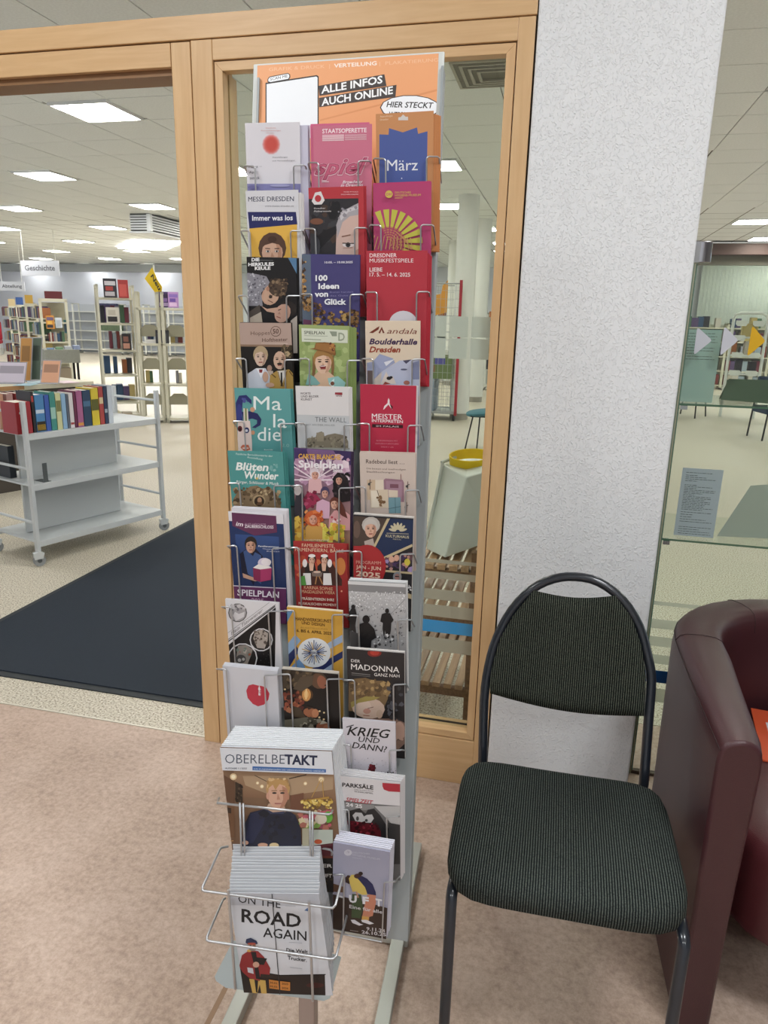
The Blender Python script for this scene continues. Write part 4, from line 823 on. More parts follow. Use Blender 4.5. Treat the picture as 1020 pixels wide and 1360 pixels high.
def a(A):
    A.full('d9dadc', 0, .03); A.full('8b8a8c', .03, .09); A.full('c4c4c6', .09, 1, c2='6b6a6c'); A.sp(470, 640, 860, 760, 260, 4.5, ['dedee0', 'ececee', '9a999b', 'b5b5b7'], 35); A.sp(470, 740, 860, 1010, 220, 5, ['8f8e90', '6b6a6c', 'bdbdbf', '5a595b'], 36)
    A.e(507, 742, 14, 16, '1c1a1c'); A.p([(470, 790), (495, 752), (522, 754), (532, 800), (520, 870), (500, 900), (478, 870)], '222022'); A.p([(478, 860), (520, 860), (528, 930), (500, 900), (482, 930)], '2c2a2c'); A.p([(474, 900), (540, 920), (540, 1050), (474, 1050)], '4a494b')
    A.e(594, 826, 25, 28, '181618'); A.p([(545, 1050), (545, 860), (575, 848), (612, 850), (650, 890), (664, 950), (630, 970), (625, 1050)], '1c1a1c')
    A.e(736, 768, 14, 16, '1c1a1c'); A.p([(690, 840), (700, 790), (725, 782), (755, 784), (780, 830), (765, 850), (762, 900), (752, 955), (735, 955), (722, 900), (715, 950), (705, 890), (708, 850)], '1d1b1d'); A.l(752, 800, 858, 690, 2, '4a494b'); A.sp(650, 930, 780, 1010, 30, 10, ['d6d6d8', '3a393b', '8a898b'], 37)
    A.e(505, 800, 1, 1, '222022')
M = leaflet('leaflet', 'black and white leaflet of three silhouettes at glittering water', (462.3, 771.4), (538.7, 775.5), C8, a, body='3f3e40', n=3, first=(.0004, .0008), dx=.0008, dy=.0010, edge='dadbdc')
wires(M, 476, 817.7, 458, 527.9, 823.3, 545.5)
# ---- row 9
def a(A):
    A.full('d3d3da', c2='c6c6ce'); A.p([(240, 700), (255, 665), (285, 656), (320, 665), (345, 668), (375, 680), (398, 720), (390, 760), (360, 795), (320, 806), (285, 790), (250, 750)], 'cf3446'); A.p([(328, 664), (338, 690), (326, 700), (336, 735), (322, 730), (332, 700), (320, 690)], 'e6e4ea')
    for k in range(4): A.l(324, 695 + k * 10, 340, 697 + k * 10, 3, 'efedf2')
    A.l(130, 945, 435, 965, 2, 'a8a8b2')
M = leaflet('leaflet', 'plain white leaflet with a small red heart', (295.5, 884), (368, 891.5), C9, a, body='d4d4da', n=4, first=(0, .0002), dx=.0004, dy=.0007)
wires(M, 300.4, 888.6, 287, 351, 896.4, 370.4, h=.14)
C10 = (360, 850, 5.1)
def a(A):
    A.full('1f1713'); A.p([(80, 200), (350, 225), (380, 260), (330, 290), (250, 300), (200, 330), (140, 300), (82, 330)], '4a3c2c'); A.sp(90, 210, 300, 320, 30, 20, ['5c4c38', '33281d', '6e5a40'], 38)
    A.e(318, 278, 46, 54, '6b4a34', -.5); A.e(345, 285, 32, 46, '9a5a40', -.3); A.e(225, 370, 60, 50, '5a3a20'); A.e(240, 370, 30, 44, 'd9934a'); A.e(238, 368, 16, 26, 'f2c070'); A.sp(85, 350, 215, 480, 40, 18, ['7a3322', '9c4a30', '5a241a', 'b06a44', '3a1c14'], 39); A.e(270, 492, 52, 32, 'a5603c', .25); A.e(300, 495, 24, 30, 'c07a50'); A.p([(130, 440), (200, 460), (240, 530), (160, 520)], '4a3a28')
    A.p([(90, 540), (180, 530), (250, 520), (300, 600), (345, 670), (92, 650)], '6b6656'); A.sp(95, 540, 330, 670, 50, 18, ['8a8472', '4a4538', 'a39c88', '332e24'], 40); A.e(355, 595, 50, 40, '8f5238', .4); A.e(375, 600, 22, 28, 'a8684a')
    for x, y in ((330, 480), (360, 490), (328, 522), (358, 535), (95, 332)): A.e(x, y, 7, 6, 'e8c890')
    A.p([(150, 330), (200, 250), (290, 235), (280, 300), (215, 345)], '5a4a38'); A.e(372, 305, 9, 5, '2a1610'); A.l(240, 330, 238, 400, 10, 'f6d08a'); A.p([(255, 470), (240, 445), (290, 455)], '3a2418'); A.p([(330, 570), (350, 540), (385, 560)], 'b0a694'); A.sp(80, 660, 450, 950, 40, 26, ['2a201a', '1a1310', '3a2c22'], 41)
M = leaflet('leaflet', 'dark brown leaflet with a candlelit painting of old men', (374, 889.2), (449, 895.9), C9, lambda A: (setattr(A, 'c', C10), a(A)), body='18120f', n=3, first=(0, .0003), dx=.0003, dy=.0009, edge='ccc4b8')
wires(M, 385.5, 895.5, 370, 434, 901.8, 453.5, h=.16)
def a(A):
    A.full('2f2b2c', c2='242122'); A.e(700, 88, 48, 26, '8f2a22'); A.e(702, 84, 32, 20, 'c43a2c'); A.t('DER', 542, 148, 604, 154, 20, 'e6e0dc', .01); A.t('MADONNA', 542, 198, 868, 222, 40, 'f0ebe7', .012); A.t('GANZ NAH', 698, 243, 870, 254, 22, 'e6e0dc', .008); A.l(545, 222, 672, 236, 4, '8f8a86'); A.l(545, 234, 672, 248, 3, '7f7a76')
    A.p([(528, 300), (560, 262), (640, 255), (700, 275), (760, 275), (806, 310), (790, 400), (760, 470), (560, 480), (524, 480)], '7f6340'); A.sp(535, 268, 800, 390, 70, 16, ['9c7c4e', '5f4a30', 'b5935c', '705535'], 42); A.e(660, 460, 112, 72, 'd3b49f', .1); A.e(620, 450, 60, 50, 'dcc0ac'); A.p([(540, 420), (640, 380), (740, 385), (700, 405), (590, 425), (545, 460)], 'a39148'); A.e(650, 480, 26, 18, 'c98f7c'); A.l(655, 462, 695, 452, 4, '6b4638'); A.l(625, 508, 668, 512, 5, 'a35a4a'); A.e(735, 500, 22, 30, 'c8a890')
    A.p([(530, 530), (850, 530), (905, 560), (905, 700), (700, 900), (530, 900)], '8a6a5c'); A.sp(790, 320, 900, 540, 30, 16, ['3d3b3e', '4a4a50', '2a282a', '5a5a62'], 43); A.e(870, 620, 40, 70, 'c09a88'); A.sp(850, 660, 905, 720, 8, 14, ['6b5248', '8f7060'], 44)
M = leaflet('leaflet', 'dark leaflet with a sleeping curly-haired child, a red glow above the title', (460.4, 862), (537, 868), C10, a, body='26221f', n=2, first=(0, .0005), dx=.0003, dy=.0011, edge='ddd8d4')
wires(M, 470.8, 903.3, 455, 522.5, 909, 538)
# ---- row 10-12 right
def a(A):
    A.full('d8d4dc', 0, .5, c2='cdc8d2'); A.full('cdc8d2', .5, 1, c2='a9a4ae'); A.t('KRIEG', 514, 642, 808, 666, 60, '1a1819', .012, .3); A.t('UND', 592, 688, 736, 700, 36, '1a1819', .008, .2); A.t('DANN?', 548, 730, 786, 762, 42, '1a1819', .008, .25)
    A.l(510, 590, 560, 575, 6, '1a1819'); A.sp(500, 800, 850, 915, 60, 3, ['8f8a94', '5a555e', 'b5b0ba'], 45); A.e(686, 866, 22, 24, '6a1a22'); A.sp(660, 845, 712, 895, 14, 8, ['7f1f2a', '4f141b'], 46); A.sp(640, 895, 845, 925, 24, 6, ['2a2528', '4a4448'], 47)
M = leaflet('leaflet', 'grey-white leaflet with brushed black capitals and a red blot', (454.7, 954), (524.7, 960), C10, a, body='cbc7cf', n=1, dx=.0005)
wires(M, 465.5, 989.2, 451, 517, 996.4, 533)
C12 = (420, 1010, 7.286)
def a(A):
    A.full('dddadd', 0, .30); A.p([(200, 380), (560, 420), (815, 440), (820, 2000), (190, 2000)], '6f6e6e'); A.p([(560, 440), (815, 442), (815, 700), (680, 560)], 'bdbcbc'); A.p([(205, 500), (260, 520), (230, 560), (205, 560)], 'c9c8c8'); A.p([(205, 480), (215, 400), (560, 430), (560, 460), (480, 480)], '8f8e8e')
    A.t('PARKSÄLE', 252, 250, 552, 280, 38, '2f2b2c', .03); A.t('DIPPOLDISWALDE', 370, 286, 553, 302, 10, '5a5557'); A.t('SCHAUSPIEL', 370, 304, 553, 324, 12, '5a5557', .02)
    A.p([(640, 215), (815, 228), (815, 305), (700, 298), (655, 280), (642, 250)], 'c22c3c'); A.t('SPIELZEIT', 288, 392, 552, 424, 38, 'c22c3c', .02, .25); A.t('24 25', 288, 438, 446, 460, 34, 'e8e6e8', .03)
    A.p([(205, 560), (340, 480), (420, 460), (462, 500), (480, 510), (500, 475), (560, 465), (620, 530), (700, 660), (690, 760), (560, 760), (300, 620)], '2c2a2b'); A.p([(352, 530), (380, 500), (440, 505), (462, 540), (490, 525), (540, 520), (558, 560), (530, 600), (470, 600), (380, 585)], 'c6c5c5'); A.e(400, 560, 14, 22, '4a4848'); A.e(486, 578, 14, 14, '4a4848')
    A.p([(205, 590), (260, 575), (420, 590), (560, 620), (625, 680), (630, 760), (400, 760), (205, 700)], '6b1420'); A.sp(215, 600, 600, 740, 50, 20, ['8a1c2c', '4a0d16', 'a52a3c', '360a10'], 48); A.p([(700, 600), (815, 620), (815, 1000), (690, 1000)], '3c3a3a')
M = leaflet('leaflet', 'white-topped leaflet with hands forming a heart over dark red', (448.8, 1030), (531.4, 1039.5), C12, a, body='bdbbbd', n=5, first=(.0008, .0005), dx=.0012, dy=.0014, dz=.002, edge='dcdadc')
wires(M, 463.3, 1075.5, 448, 513.5, 1084.9, 529.8)
C14 = (430, 1090, 7.846)
def a(A):
    A.full('9d9db5', 0, .60, c2='a9a9bf'); A.p([(95, 765), (240, 800), (560, 880), (720, 925), (720, 1400), (95, 1400)], '3d2b22')
    A.e(253, 332, 42, 32, 'c6c6d4'); A.sp(225, 310, 280, 352, 8, 6, ['a5a5ba'], 49); A.t('DEUTSCHES', 302, 338, 480, 352, 16, 'c6c6d4', .01); A.t('HYGIENE MUSEUM', 302, 362, 584, 410, 20, 'c6c6d4', .01); A.t('DRESDEN', 302, 386, 400, 402, 10, 'c6c6d4')
    A.t('L', 145, 786, 200, 800, 72, 'e6e6ec', .05)
    A.p([(296, 760), (390, 770), (408, 900), (380, 1020), (350, 1010), (290, 1010)], '3f5230'); A.p([(455, 770), (540, 750), (545, 850), (510, 990), (475, 1000), (470, 1040), (395, 1030), (420, 900)], 'cf8163'); A.p([(400, 990), (470, 1000), (465, 1045), (395, 1035)], 'd9a24a')
    A.p([(228, 640), (226, 590), (250, 565), (275, 570), (270, 660)], '3a2320'); A.p([(262, 600), (290, 560), (330, 560), (390, 620), (440, 690), (452, 770), (400, 770), (330, 735), (300, 740), (275, 660)], 'd9bd55'); A.e(355, 575, 40, 26, '4a2a24'); A.e(385, 548, 24, 20, '2c1b18'); A.p([(350, 595), (400, 575), (450, 600), (510, 660), (542, 740), (545, 775), (455, 760), (430, 690)], '26295a'); A.l(340, 735, 360, 800, 16, 'c98f74')
    A.p([(282, 1030), (320, 1028), (385, 1070), (412, 1080), (370, 1090), (300, 1062)], 'e0dee4'); A.p([(390, 1030), (450, 1030), (525, 1068), (480, 1078), (400, 1052)], 'e0dee4')
    A.t('U', 264, 842, 345, 850, 72, 'e6e6ec', .05); A.t('F', 405, 858, 470, 866, 72, 'e6e6ec', .05); A.t('T', 540, 878, 608, 890, 72, 'e6e6ec', .05)
    A.t('Eine für alle', 268, 905, 610, 965, 36, 'e0dce0', .01); A.t('9.11.24', 446, 1135, 640, 1160, 34, 'dcd8dc', .02); A.t('26.10.25', 396, 1170, 650, 1200, 34, 'dcd8dc', .02); A.l(275, 1138, 360, 1150, 5, 'b5a8a4')
M = leaflet('leaflet', 'lilac and brown leaflet with two people bending over, bottom right pocket', (442.6, 1118.4), (517.7, 1131.5), C14, a, body='a3a3b8', n=6, h=.195, nt=.075, first=(.0006, .0012), dx=.0007, dy=.0018, dz=.0024, tk=.0022, edge='d6d6e2')
wires(M, 457, 1161.8, 443, 510.4, 1171.2, 525.5, h=.195)
# ---- large magazine
C11 = (280, 960, 5.667)
TH2 = math.radians(9)
def a(A):
    A.full('8f6d50', 0, 1, c2='6b4a36'); A.full('a58464', .13, .35, .1, 1, c2='8a6448')
    A.p([(240, 400), (920, 402), (920, 500), (600, 545), (440, 540), (260, 470)], 'b39472'); A.l(330, 395, 420, 440, 6, '5a4634'); A.l(590, 420, 720, 390, 8, '4a3a2c')
    for x, y, r in ((170, 405, 26), (385, 478, 15), (352, 452, 12), (712, 456, 14), (832, 425, 22)): A.e(x, y, r, r, 'e8c996'); A.e(x, y, r * .6, r * .6, 'fff0cc')
    A.p([(78, 380), (180, 440), (180, 620), (78, 560)], '6b4a34'); A.p([(185, 440), (240, 470), (240, 600), (185, 590)], '3f3024'); A.sp(190, 460, 236, 590, 16, 9, ['5c4a38', '2c2118'], 50); A.p([(600, 545), (700, 525), (700, 700), (600, 650)], '7a4f3a'); A.p([(78, 600), (180, 620), (180, 860), (78, 860)], '7a5438'); A.p([(82, 725), (145, 735), (145, 830), (82, 835)], '4a3626'); A.p([(90, 740), (138, 745), (138, 822), (90, 822)], '9c9278'); A.p([(85, 625), (155, 640), (155, 680), (85, 670)], '3f2c20')
    A.l(760, 560, 830, 420, 5, 'c99a4a'); A.l(850, 560, 838, 420, 5, 'c99a4a'); A.l(680, 590, 890, 560, 16, 'b98a3a')
    for k in range(10): A.e(695 + k * 23, 592 + (k % 3) * 12, 20, 14, ['d9b048', 'e8c860', 'b8903a'][k % 3]); 
    A.sp(680, 570, 905, 640, 40, 10, ['e0bc58', 'b88c38', 'f0d880', '8f6a28'], 51); A.sp(670, 660, 910, 800, 50, 22, ['b56a5a', 'd9c0b0', '7faa4a', 'c85a6a', 'e0d0a0', '9a4a5a'], 52); A.e(885, 705, 34, 44, '5fae3a'); A.e(830, 720, 46, 40, 'd8ccb8'); A.p([(690, 790), (740, 790), (740, 1180), (690, 1180)], 'b5b094'); A.p([(745, 800), (920, 800), (920, 960), (745, 960)], 'b9c4b8'); A.p([(760, 920), (920, 900), (920, 1010), (760, 990)], '5a2028'); A.e(810, 890, 30, 18, 'c8542c'); A.p([(745, 990), (925, 1000), (925, 1250), (745, 1250)], '6b2f24'); A.p([(740, 1010), (925, 1015), (925, 1500), (740, 1500)], '1e1a18'); A.sp(750, 1110, 910, 1330, 40, 12, ['5a4a2a', '8a6a34', '2a2a22', '3a3020'], 53)
    A.t('TER', 800, 1080, 915, 1084, 26, 'dcd8d4', .01); A.t('DUFT', 815, 1155, 912, 1160, 28, 'c9c4bf', .01)
    A.p([(236, 900), (255, 760), (300, 670), (420, 640), (560, 640), (640, 690), (680, 800), (690, 1100), (240, 1100)], '24293e'); A.p([(300, 680), (420, 645), (400, 760), (320, 900), (260, 900)], '2b3150'); A.sp(330, 680, 640, 900, 24, 30, ['262a3a', '20232f', '2c3044'], 54)
    A.p([(425, 625), (440, 600), (560, 625), (565, 665), (500, 680), (420, 650)], 'c9a58c'); A.p([(415, 640), (470, 668), (560, 660), (550, 680), (450, 680)], '3a405c')
    A.e(508, 488, 92, 78, 'c79a62'); A.sp(430, 420, 590, 480, 30, 18, ['d9b078', 'b08450', 'e0c090', '9c7244'], 55); A.e(508, 540, 76, 100, 'dba88c'); A.p([(540, 470), (580, 490), (585, 560), (560, 620), (520, 640), (548, 570)], 'c08468'); A.p([(430, 500), (440, 440), (500, 418), (570, 430), (592, 480), (588, 510), (565, 470), (520, 455), (490, 500), (470, 460), (445, 480)], 'c29558'); A.e(432, 545, 12, 26, 'd39a80'); A.e(585, 550, 10, 24, 'c08468')
    for x in (482, 542): A.e(x, 522, 17, 7, '3a3430'); A.l(x - 22, 505, x + 20, 503, 6, '9a7048')
    A.p([(508, 525), (526, 570), (500, 572)], 'c58a6e'); A.l(484, 600, 535, 600, 7, 'b0605a'); A.l(490, 608, 530, 608, 5, 'd9a090')
    A.e(395, 912, 38, 16, 'd3a084'); A.e(480, 915, 36, 20, 'd9c090'); A.e(265, 895, 24, 16, 'd3a084')
    A.l(85, 890, 175, 880, 6, 'c9985a')
    A.full('dcdfe6', 0, .158); A.t('OBERELBE', 112, 298, 560, 302, 72, '4a5468', -.006); A.t('TAKT', 560, 302, 805, 312, 72, '2c3350', .035)
    A.p([(318, 320), (870, 342), (870, 368), (318, 350)], '3f6fb5'); A.t('DAS KUNDENMAGAZIN DES VERKEHRSVERBUNDES OBERELBE', 328, 345, 858, 362, 11, 'cfdcef', .02); A.t('AUSGABE 1 | 2025', 112, 340, 276, 342, 12, '5a6070', .01)
M = leaflet('magazine', 'large magazine with a fair-haired man in a navy jumper, front copy of the wide pocket', (292.7, 991.8), (441, 996.7), C11, a, h=.275, nt=.092, th=TH2, body='cfd2d8', n=11, first=(.0004, .0008), dx=.0013, dy=.0018, dz=.0031, tk=.0028, edge='dfe1e4', cat='magazine', group='stack of wide magazines', blabel='copy of the wide magazine stacked behind the front one')
# wide pocket hoop
def hoop(p4, m_, name='wire_hoop', r=.0022, closed=True):
    part(MB().tube(p4, r, 8, closed=closed), name, m_, rack, smooth=True)
hoop([on_rack(291, 1060, .02), on_rack(288.5, 1066.5, .085), on_rack(437, 1081.8, .085), on_rack(440, 1080, .083), on_rack(449, 1055, .02)], WIRE, closed=False)
for x, y, x2 in ((318.5, 1066, 317), (323, 1067, 322), (411.5, 1077, 411), (415, 1078, 414)):
    a_ = on_rack(x, y, .088); part(MB().tube([a_, a_ + (RM.to_3x3() @ Vector((0, -.19, -.03)))], .002, 6), 'front_wire', WIRE, rack, smooth=True)
part(MB().tube([on_rack(425, 1126, .06), on_rack(439, 1128.5, .07), on_rack(441, 1132, .07), on_rack(438, 1150, .02)], .002, 6), 'wire_hoop', WIRE, rack, smooth=True)
# ---- newspapers in the basket
C13 = (260, 1100, 4.636)
def a(A):
    A.full('cfd0d6'); A.full('b9bac2', 0, .12)
    A.p([(240, 860), (380, 880), (520, 905), (795, 900), (800, 1060), (250, 1060)], '2b201c'); A.l(240, 862, 520, 905, 6, '15110f'); A.l(520, 905, 800, 900, 6, '15110f'); A.e(735, 966, 55, 16, '4a1f1a')
    A.p([(250, 850), (330, 880), (330, 1010), (268, 1000)], '211a17'); A.l(250, 845, 268, 1010, 8, '15110f')
    A.t('ON THE', 262, 455, 522, 492, 50, '2b2b2e', .006); A.t('ROAD', 282, 575, 648, 610, 82, '1d1d20', .02); A.t('AGAIN', 415, 668, 682, 692, 60, '1d1d20', .008)
    A.t('Die Welt', 558, 758, 690, 770, 22, '2b2b2e', .02); A.t('unserer', 566, 782, 672, 794, 16, '3a3a3e', .01); A.t('Trucker.', 566, 806, 684, 822, 22, '2b2b2e', .02); A.l(575, 700, 655, 706, 2, '9a9aa2'); A.l(580, 855, 655, 864, 2, '9a9aa2'); A.p([(552, 458), (615, 462), (615, 482), (552, 478)], 'b5b7be'); A.p([(668, 505), (690, 488), (692, 510)], '4f6fa0')
    A.p([(330, 925), (430, 935), (438, 1018), (405, 1020), (395, 960), (378, 1020), (350, 1015)], 'c9a04a'); A.p([(362, 930), (385, 935), (380, 1010), (372, 1010)], '1d1a1a')
    A.p([(268, 850), (285, 780), (330, 750), (385, 755), (420, 790), (460, 860), (455, 900), (400, 895), (395, 940), (330, 920), (290, 885)], '9a2a2c'); A.p([(340, 760), (372, 760), (385, 850), (400, 930), (372, 925), (360, 840)], '241d1e'); A.p([(318, 855), (352, 860), (358, 895), (322, 885)], 'c9c9d2'); A.p([(355, 790), (440, 800), (420, 840), (380, 835)], '1f1b1c'); A.e(372, 838, 20, 18, 'd3a088'); A.e(330, 752, 14, 8, 'd9a24a')
    A.face(348, 722, 50, 66, 'c99a80', '2a3050', 'a5765e', 0); A.e(352, 740, 22, 14, '8a8078'); A.p([(308, 702), (312, 680), (340, 672), (375, 690), (384, 708), (372, 712), (320, 710)], '2b3556'); A.e(345, 708, 26, 7, 'b04a3a')
    A.p([(452, 928), (515, 938), (515, 990), (455, 982)], 'cf7d2e'); A.p([(520, 938), (582, 945), (582, 998), (522, 992)], 'cf7d2e'); A.t('30.03.', 458, 952, 508, 958, 12, '4a2c10', .02); A.t('2025', 530, 958, 572, 962, 12, '4a2c10', .02); A.t('30.03.', 458, 974, 508, 980, 12, '4a2c10', .02); A.t('2026', 530, 985, 572, 988, 12, '4a2c10', .02)
    A.l(468, 370, 522, 1050, 5, '3a3638'); A.sp(190, 395, 230, 700, 8, 3, ['8f8f98'], 60)
TH3 = math.radians(6)
M = leaflet('newspaper', 'folded advertising paper reading ROAD AGAIN, front copy in the lowest basket', (303.5, 1186), (423.5, 1187), C13, a, h=.192, nt=.112, th=TH3, body='c6c7cd', n=16, first=(-.0002, .0006), dx=-.0003, dy=.0037, dz=.0036, tk=.0019, jit=3.2, edge='c9cbd0', cat='newspaper', group='folded papers in the basket', blabel='folded paper stacked behind the front copy in the basket')
NM = M
def hook(pts, r=.0022, name='wire_hoop'):
    part(MB().tube([on_rack(*p) for p in pts], r, 8), name, WIRE, rack, smooth=True)
hook([(303, 1124, .02), (293.5, 1126, .03), (291.5, 1129, .035), (269, 1178, .118), (268.5, 1182, .12), (272, 1183.5, .12), (437, 1205.5, .12), (442, 1206, .12), (445.5, 1202, .118), (459.5, 1148, .035), (459, 1143, .03), (452, 1141.5, .025), (416, 1138.5, .015)])
hook([(299, 1193, .02), (296, 1195, .03), (275, 1244, .116), (274.5, 1248.5, .118), (278, 1250, .118), (437, 1273.5, .118), (443, 1273.5, .118), (446.5, 1270, .116), (460.5, 1217, .035), (459, 1212, .03), (430, 1209, .025)])
hook([(416, 1149, .015), (455, 1153, .03), (459, 1150, .032)], .0018)
for (u0, v0, u1, v1) in ((303.5, 1182, 312.5, 1312), (410.5, 1197, 415.5, 1328)):
    hook([(u0, v0, .1215), (u1, v1, .108), (u1, v1 + 1, .02)], .0024, 'front_wire')
pl = MB(); pts = [on_rack(u, v, .04) for u, v in ((309, 1250), (429, 1262), (453, 1272), (438, 1326), (430, 1329.5), (300, 1312), (287, 1303), (285, 1297))]
pl.prism(pts, [p - rn * .002 for p in pts]); part(pl, 'basket_plate', PLATE, rack)
# ================================================================ visitor chair
def m_fabric(name, base, thread, scale, rot=0.0, band='X'):
    m = mat(name, base, .95, spec=.15); nt = m.node_tree; b = nt.nodes['Principled BSDF']
    tc = nt.nodes.new('ShaderNodeTexCoord'); mp = nt.nodes.new('ShaderNodeMapping'); mp.inputs['Rotation'].default_value = (0, 0, rot)
    nt.links.new(tc.outputs['Object'], mp.inputs[0])
    w = nt.nodes.new('ShaderNodeTexWave'); w.wave_type = 'BANDS'; w.bands_direction = band; w.inputs['Scale'].default_value = scale; w.inputs['Distortion'].default_value = .4; w.inputs['Detail'].default_value = 1
    nt.links.new(mp.outputs[0], w.inputs[0])
    n = nt.nodes.new('ShaderNodeTexNoise'); n.inputs['Scale'].default_value = 420; nt.links.new(mp.outputs[0], n.inputs[0])
    mul = nt.nodes.new('ShaderNodeMath'); mul.operation = 'MULTIPLY'; nt.links.new(w.outputs[1], mul.inputs[0]); nt.links.new(n.outputs[0], mul.inputs[1])
    r = nt.nodes.new('ShaderNodeValToRGB'); e = r.color_ramp.elements; e[0].position = .12; e[0].color = hx(base); e[1].position = .55; e[1].color = hx(thread)
    nt.links.new(mul.outputs[0], r.inputs[0]); nt.links.new(r.outputs[0], b.inputs['Base Color'])
    bp = nt.nodes.new('ShaderNodeBump'); bp.inputs['Strength'].default_value = .5; bp.inputs['Distance'].default_value = .0015
    nt.links.new(w.outputs[1], bp.inputs['Height']); nt.links.new(bp.outputs[0], b.inputs['Normal']); return m
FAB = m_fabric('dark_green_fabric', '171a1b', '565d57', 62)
FRM = mat('anthracite_lacquer', '22272f', .28, .1, coat=.5)
ch = thing('visitor_chair', 'visitor chair with dark green-black fabric, arched tube frame, before the white pillar', 'chair', at(.09, 1.4, 0))
C4_ = [Vector((-.142, 1.147, 0)), Vector((.322, 1.160, 0)), Vector((.310, 1.560, 0)), Vector((-.152, 1.552, 0))]
def seat_pt(s, t):   # s across, t depth, -1..1
    s, t = (s + 1) / 2, (t + 1) / 2
    return C4_[0] * (1 - s) * (1 - t) + C4_[1] * s * (1 - t) + C4_[2] * s * t + C4_[3] * (1 - s) * t
def sq(k, n, e=6.5):
    a = 2 * math.pi * k / n; c, s_ = math.cos(a), math.sin(a); r = (abs(c) ** e + abs(s_) ** e) ** (-1 / e); return c * r, s_ * r
rings = []; N = 56
for sc, z in ((.93, .415), (.975, .420), (1.0, .438), (.995, .458), (.965, .471), (.90, .476), (.75, .478), (.5, .479), (.25, .479), (.05, .479)):
    R_ = []
    for k in range(N):
        x, y = sq(k, N); p = seat_pt(x * sc, y * sc)
        zz = z - .012 * max(0, -(y * sc) - .6) * 2.0 - .006 * (1 - (x * sc) ** 2) * (1 if z > .45 else 0)
        R_.append(Vector((p.x, p.y, zz)))
    rings.append(R_)
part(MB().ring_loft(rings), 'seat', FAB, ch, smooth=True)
def bk(u, v, off=0.0):
    """pixel on the leaning plane of the chair back"""
    n = Vector((0, .44, -.14)).normalized(); o = Vector((0, 1.585, .47)) - n * off; d = ray(u, v); return CAM + d * ((o - CAM).dot(n) / d.dot(n))
tb = [bk(*q) for q in ((641, 1010), (643, 930), (649, 885), (660, 847), (680, 810), (706, 783), (735, 769), (764, 766), (795, 773), (826, 796), (849, 832), (861, 875), (865, 905), (861, 960), (855, 1040))]
bl, br = tb[0], tb[-1]
sm = []
for i in range(len(tb) - 1):
    p0, p1, p2, p3 = tb[max(0, i - 1)], tb[i], tb[i + 1], tb[min(len(tb) - 1, i + 2)]
    for t in (0, .33, .66): sm.append(.5 * ((2 * p1) + (p2 - p0) * t + (2 * p0 - 5 * p1 + 4 * p2 - p3) * t * t + (3 * p1 - p0 - 3 * p2 + p3) * t ** 3))
sm.append(tb[-1])
part(MB().tube([Vector((bl.x - .002, 1.665, .013))] + [bl + Vector((0, .012, -.12))] + sm + [br + Vector((0, .012, -.12))] + [Vector((br.x + .004, 1.665, .013))], .0115, 12), 'back_frame', FRM, ch, smooth=True)
Lb = [(651, 921), (650, 905), (655, 880), (664, 848), (683, 815), (709, 784)]; Rb = [(855, 951), (857, 925), (858, 898), (852, 858), (839, 820), (817, 791)]
def pad(side):
    rows = []; n = 18; m_ = 22
    for i in range(n + 1):
        s = i / n; f = s * (len(Lb) - 1); k = min(int(f), len(Lb) - 2); q = f - k
        l = (Lb[k][0] + (Lb[k + 1][0] - Lb[k][0]) * q, Lb[k][1] + (Lb[k + 1][1] - Lb[k][1]) * q); r = (Rb[k][0] + (Rb[k + 1][0] - Rb[k][0]) * q, Rb[k][1] + (Rb[k + 1][1] - Rb[k][1]) * q)
        row = []
        for j in range(m_ + 1):
            t = j / m_; arch = math.sin(math.pi * t); v = l[1] + (r[1] - l[1]) * t + (1 - s) * 9 * arch + s * 6 * arch
            e = min(1, min(t, 1 - t) * 14) ** .5 * min(1, min(s, 1 - s) * 12) ** .5
            row.append(bk(l[0] + (r[0] - l[0]) * t, v, (side * .019 * (.25 + .75 * e)) - .016 * arch + .006))
        rows.append(row)
    return rows
A_, B_ = pad(1), pad(-1); mb = MB(); nr, nc = len(A_), len(A_[0]); vs = [p for r in A_ for p in r] + [p for r in B_ for p in r]; o_ = nr * nc; fs = []
for i in range(nr - 1):
    for j in range(nc - 1):
        a0 = i * nc + j; fs.append((a0, a0 + 1, a0 + nc + 1, a0 + nc)); fs.append((o_ + a0, o_ + a0 + nc, o_ + a0 + nc + 1, o_ + a0 + 1))
edge = [j for j in range(nc)] + [i * nc + nc - 1 for i in range(1, nr)] + [(nr - 1) * nc + j for j in range(nc - 2, -1, -1)] + [i * nc for i in range(nr - 2, 0, -1)]
for k in range(len(edge)): a0, b0 = edge[k], edge[(k + 1) % len(edge)]; fs.append((a0, o_ + a0, o_ + b0, b0))
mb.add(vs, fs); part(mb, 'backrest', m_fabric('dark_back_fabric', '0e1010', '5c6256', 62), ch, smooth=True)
for x in (-.124, .308):
    part(MB().tube([(x, 1.166, .0), (x, 1.168, .40), (x, 1.178, .408), (x, 1.22, .409), (x, 1.54, .409)], .0115, 12), 'front_leg', FRM, ch, smooth=True)
    part(MB().cyl((x, 1.166, 0), (x, 1.166, .022), .0145, 12), 'foot_cap', mat('black_plastic', '17181a', .5), ch, smooth=True)
part(MB().tube([(-.124, 1.22, .405), (.308, 1.22, .405)], .009, 10), 'cross_tube', FRM, ch, smooth=True)
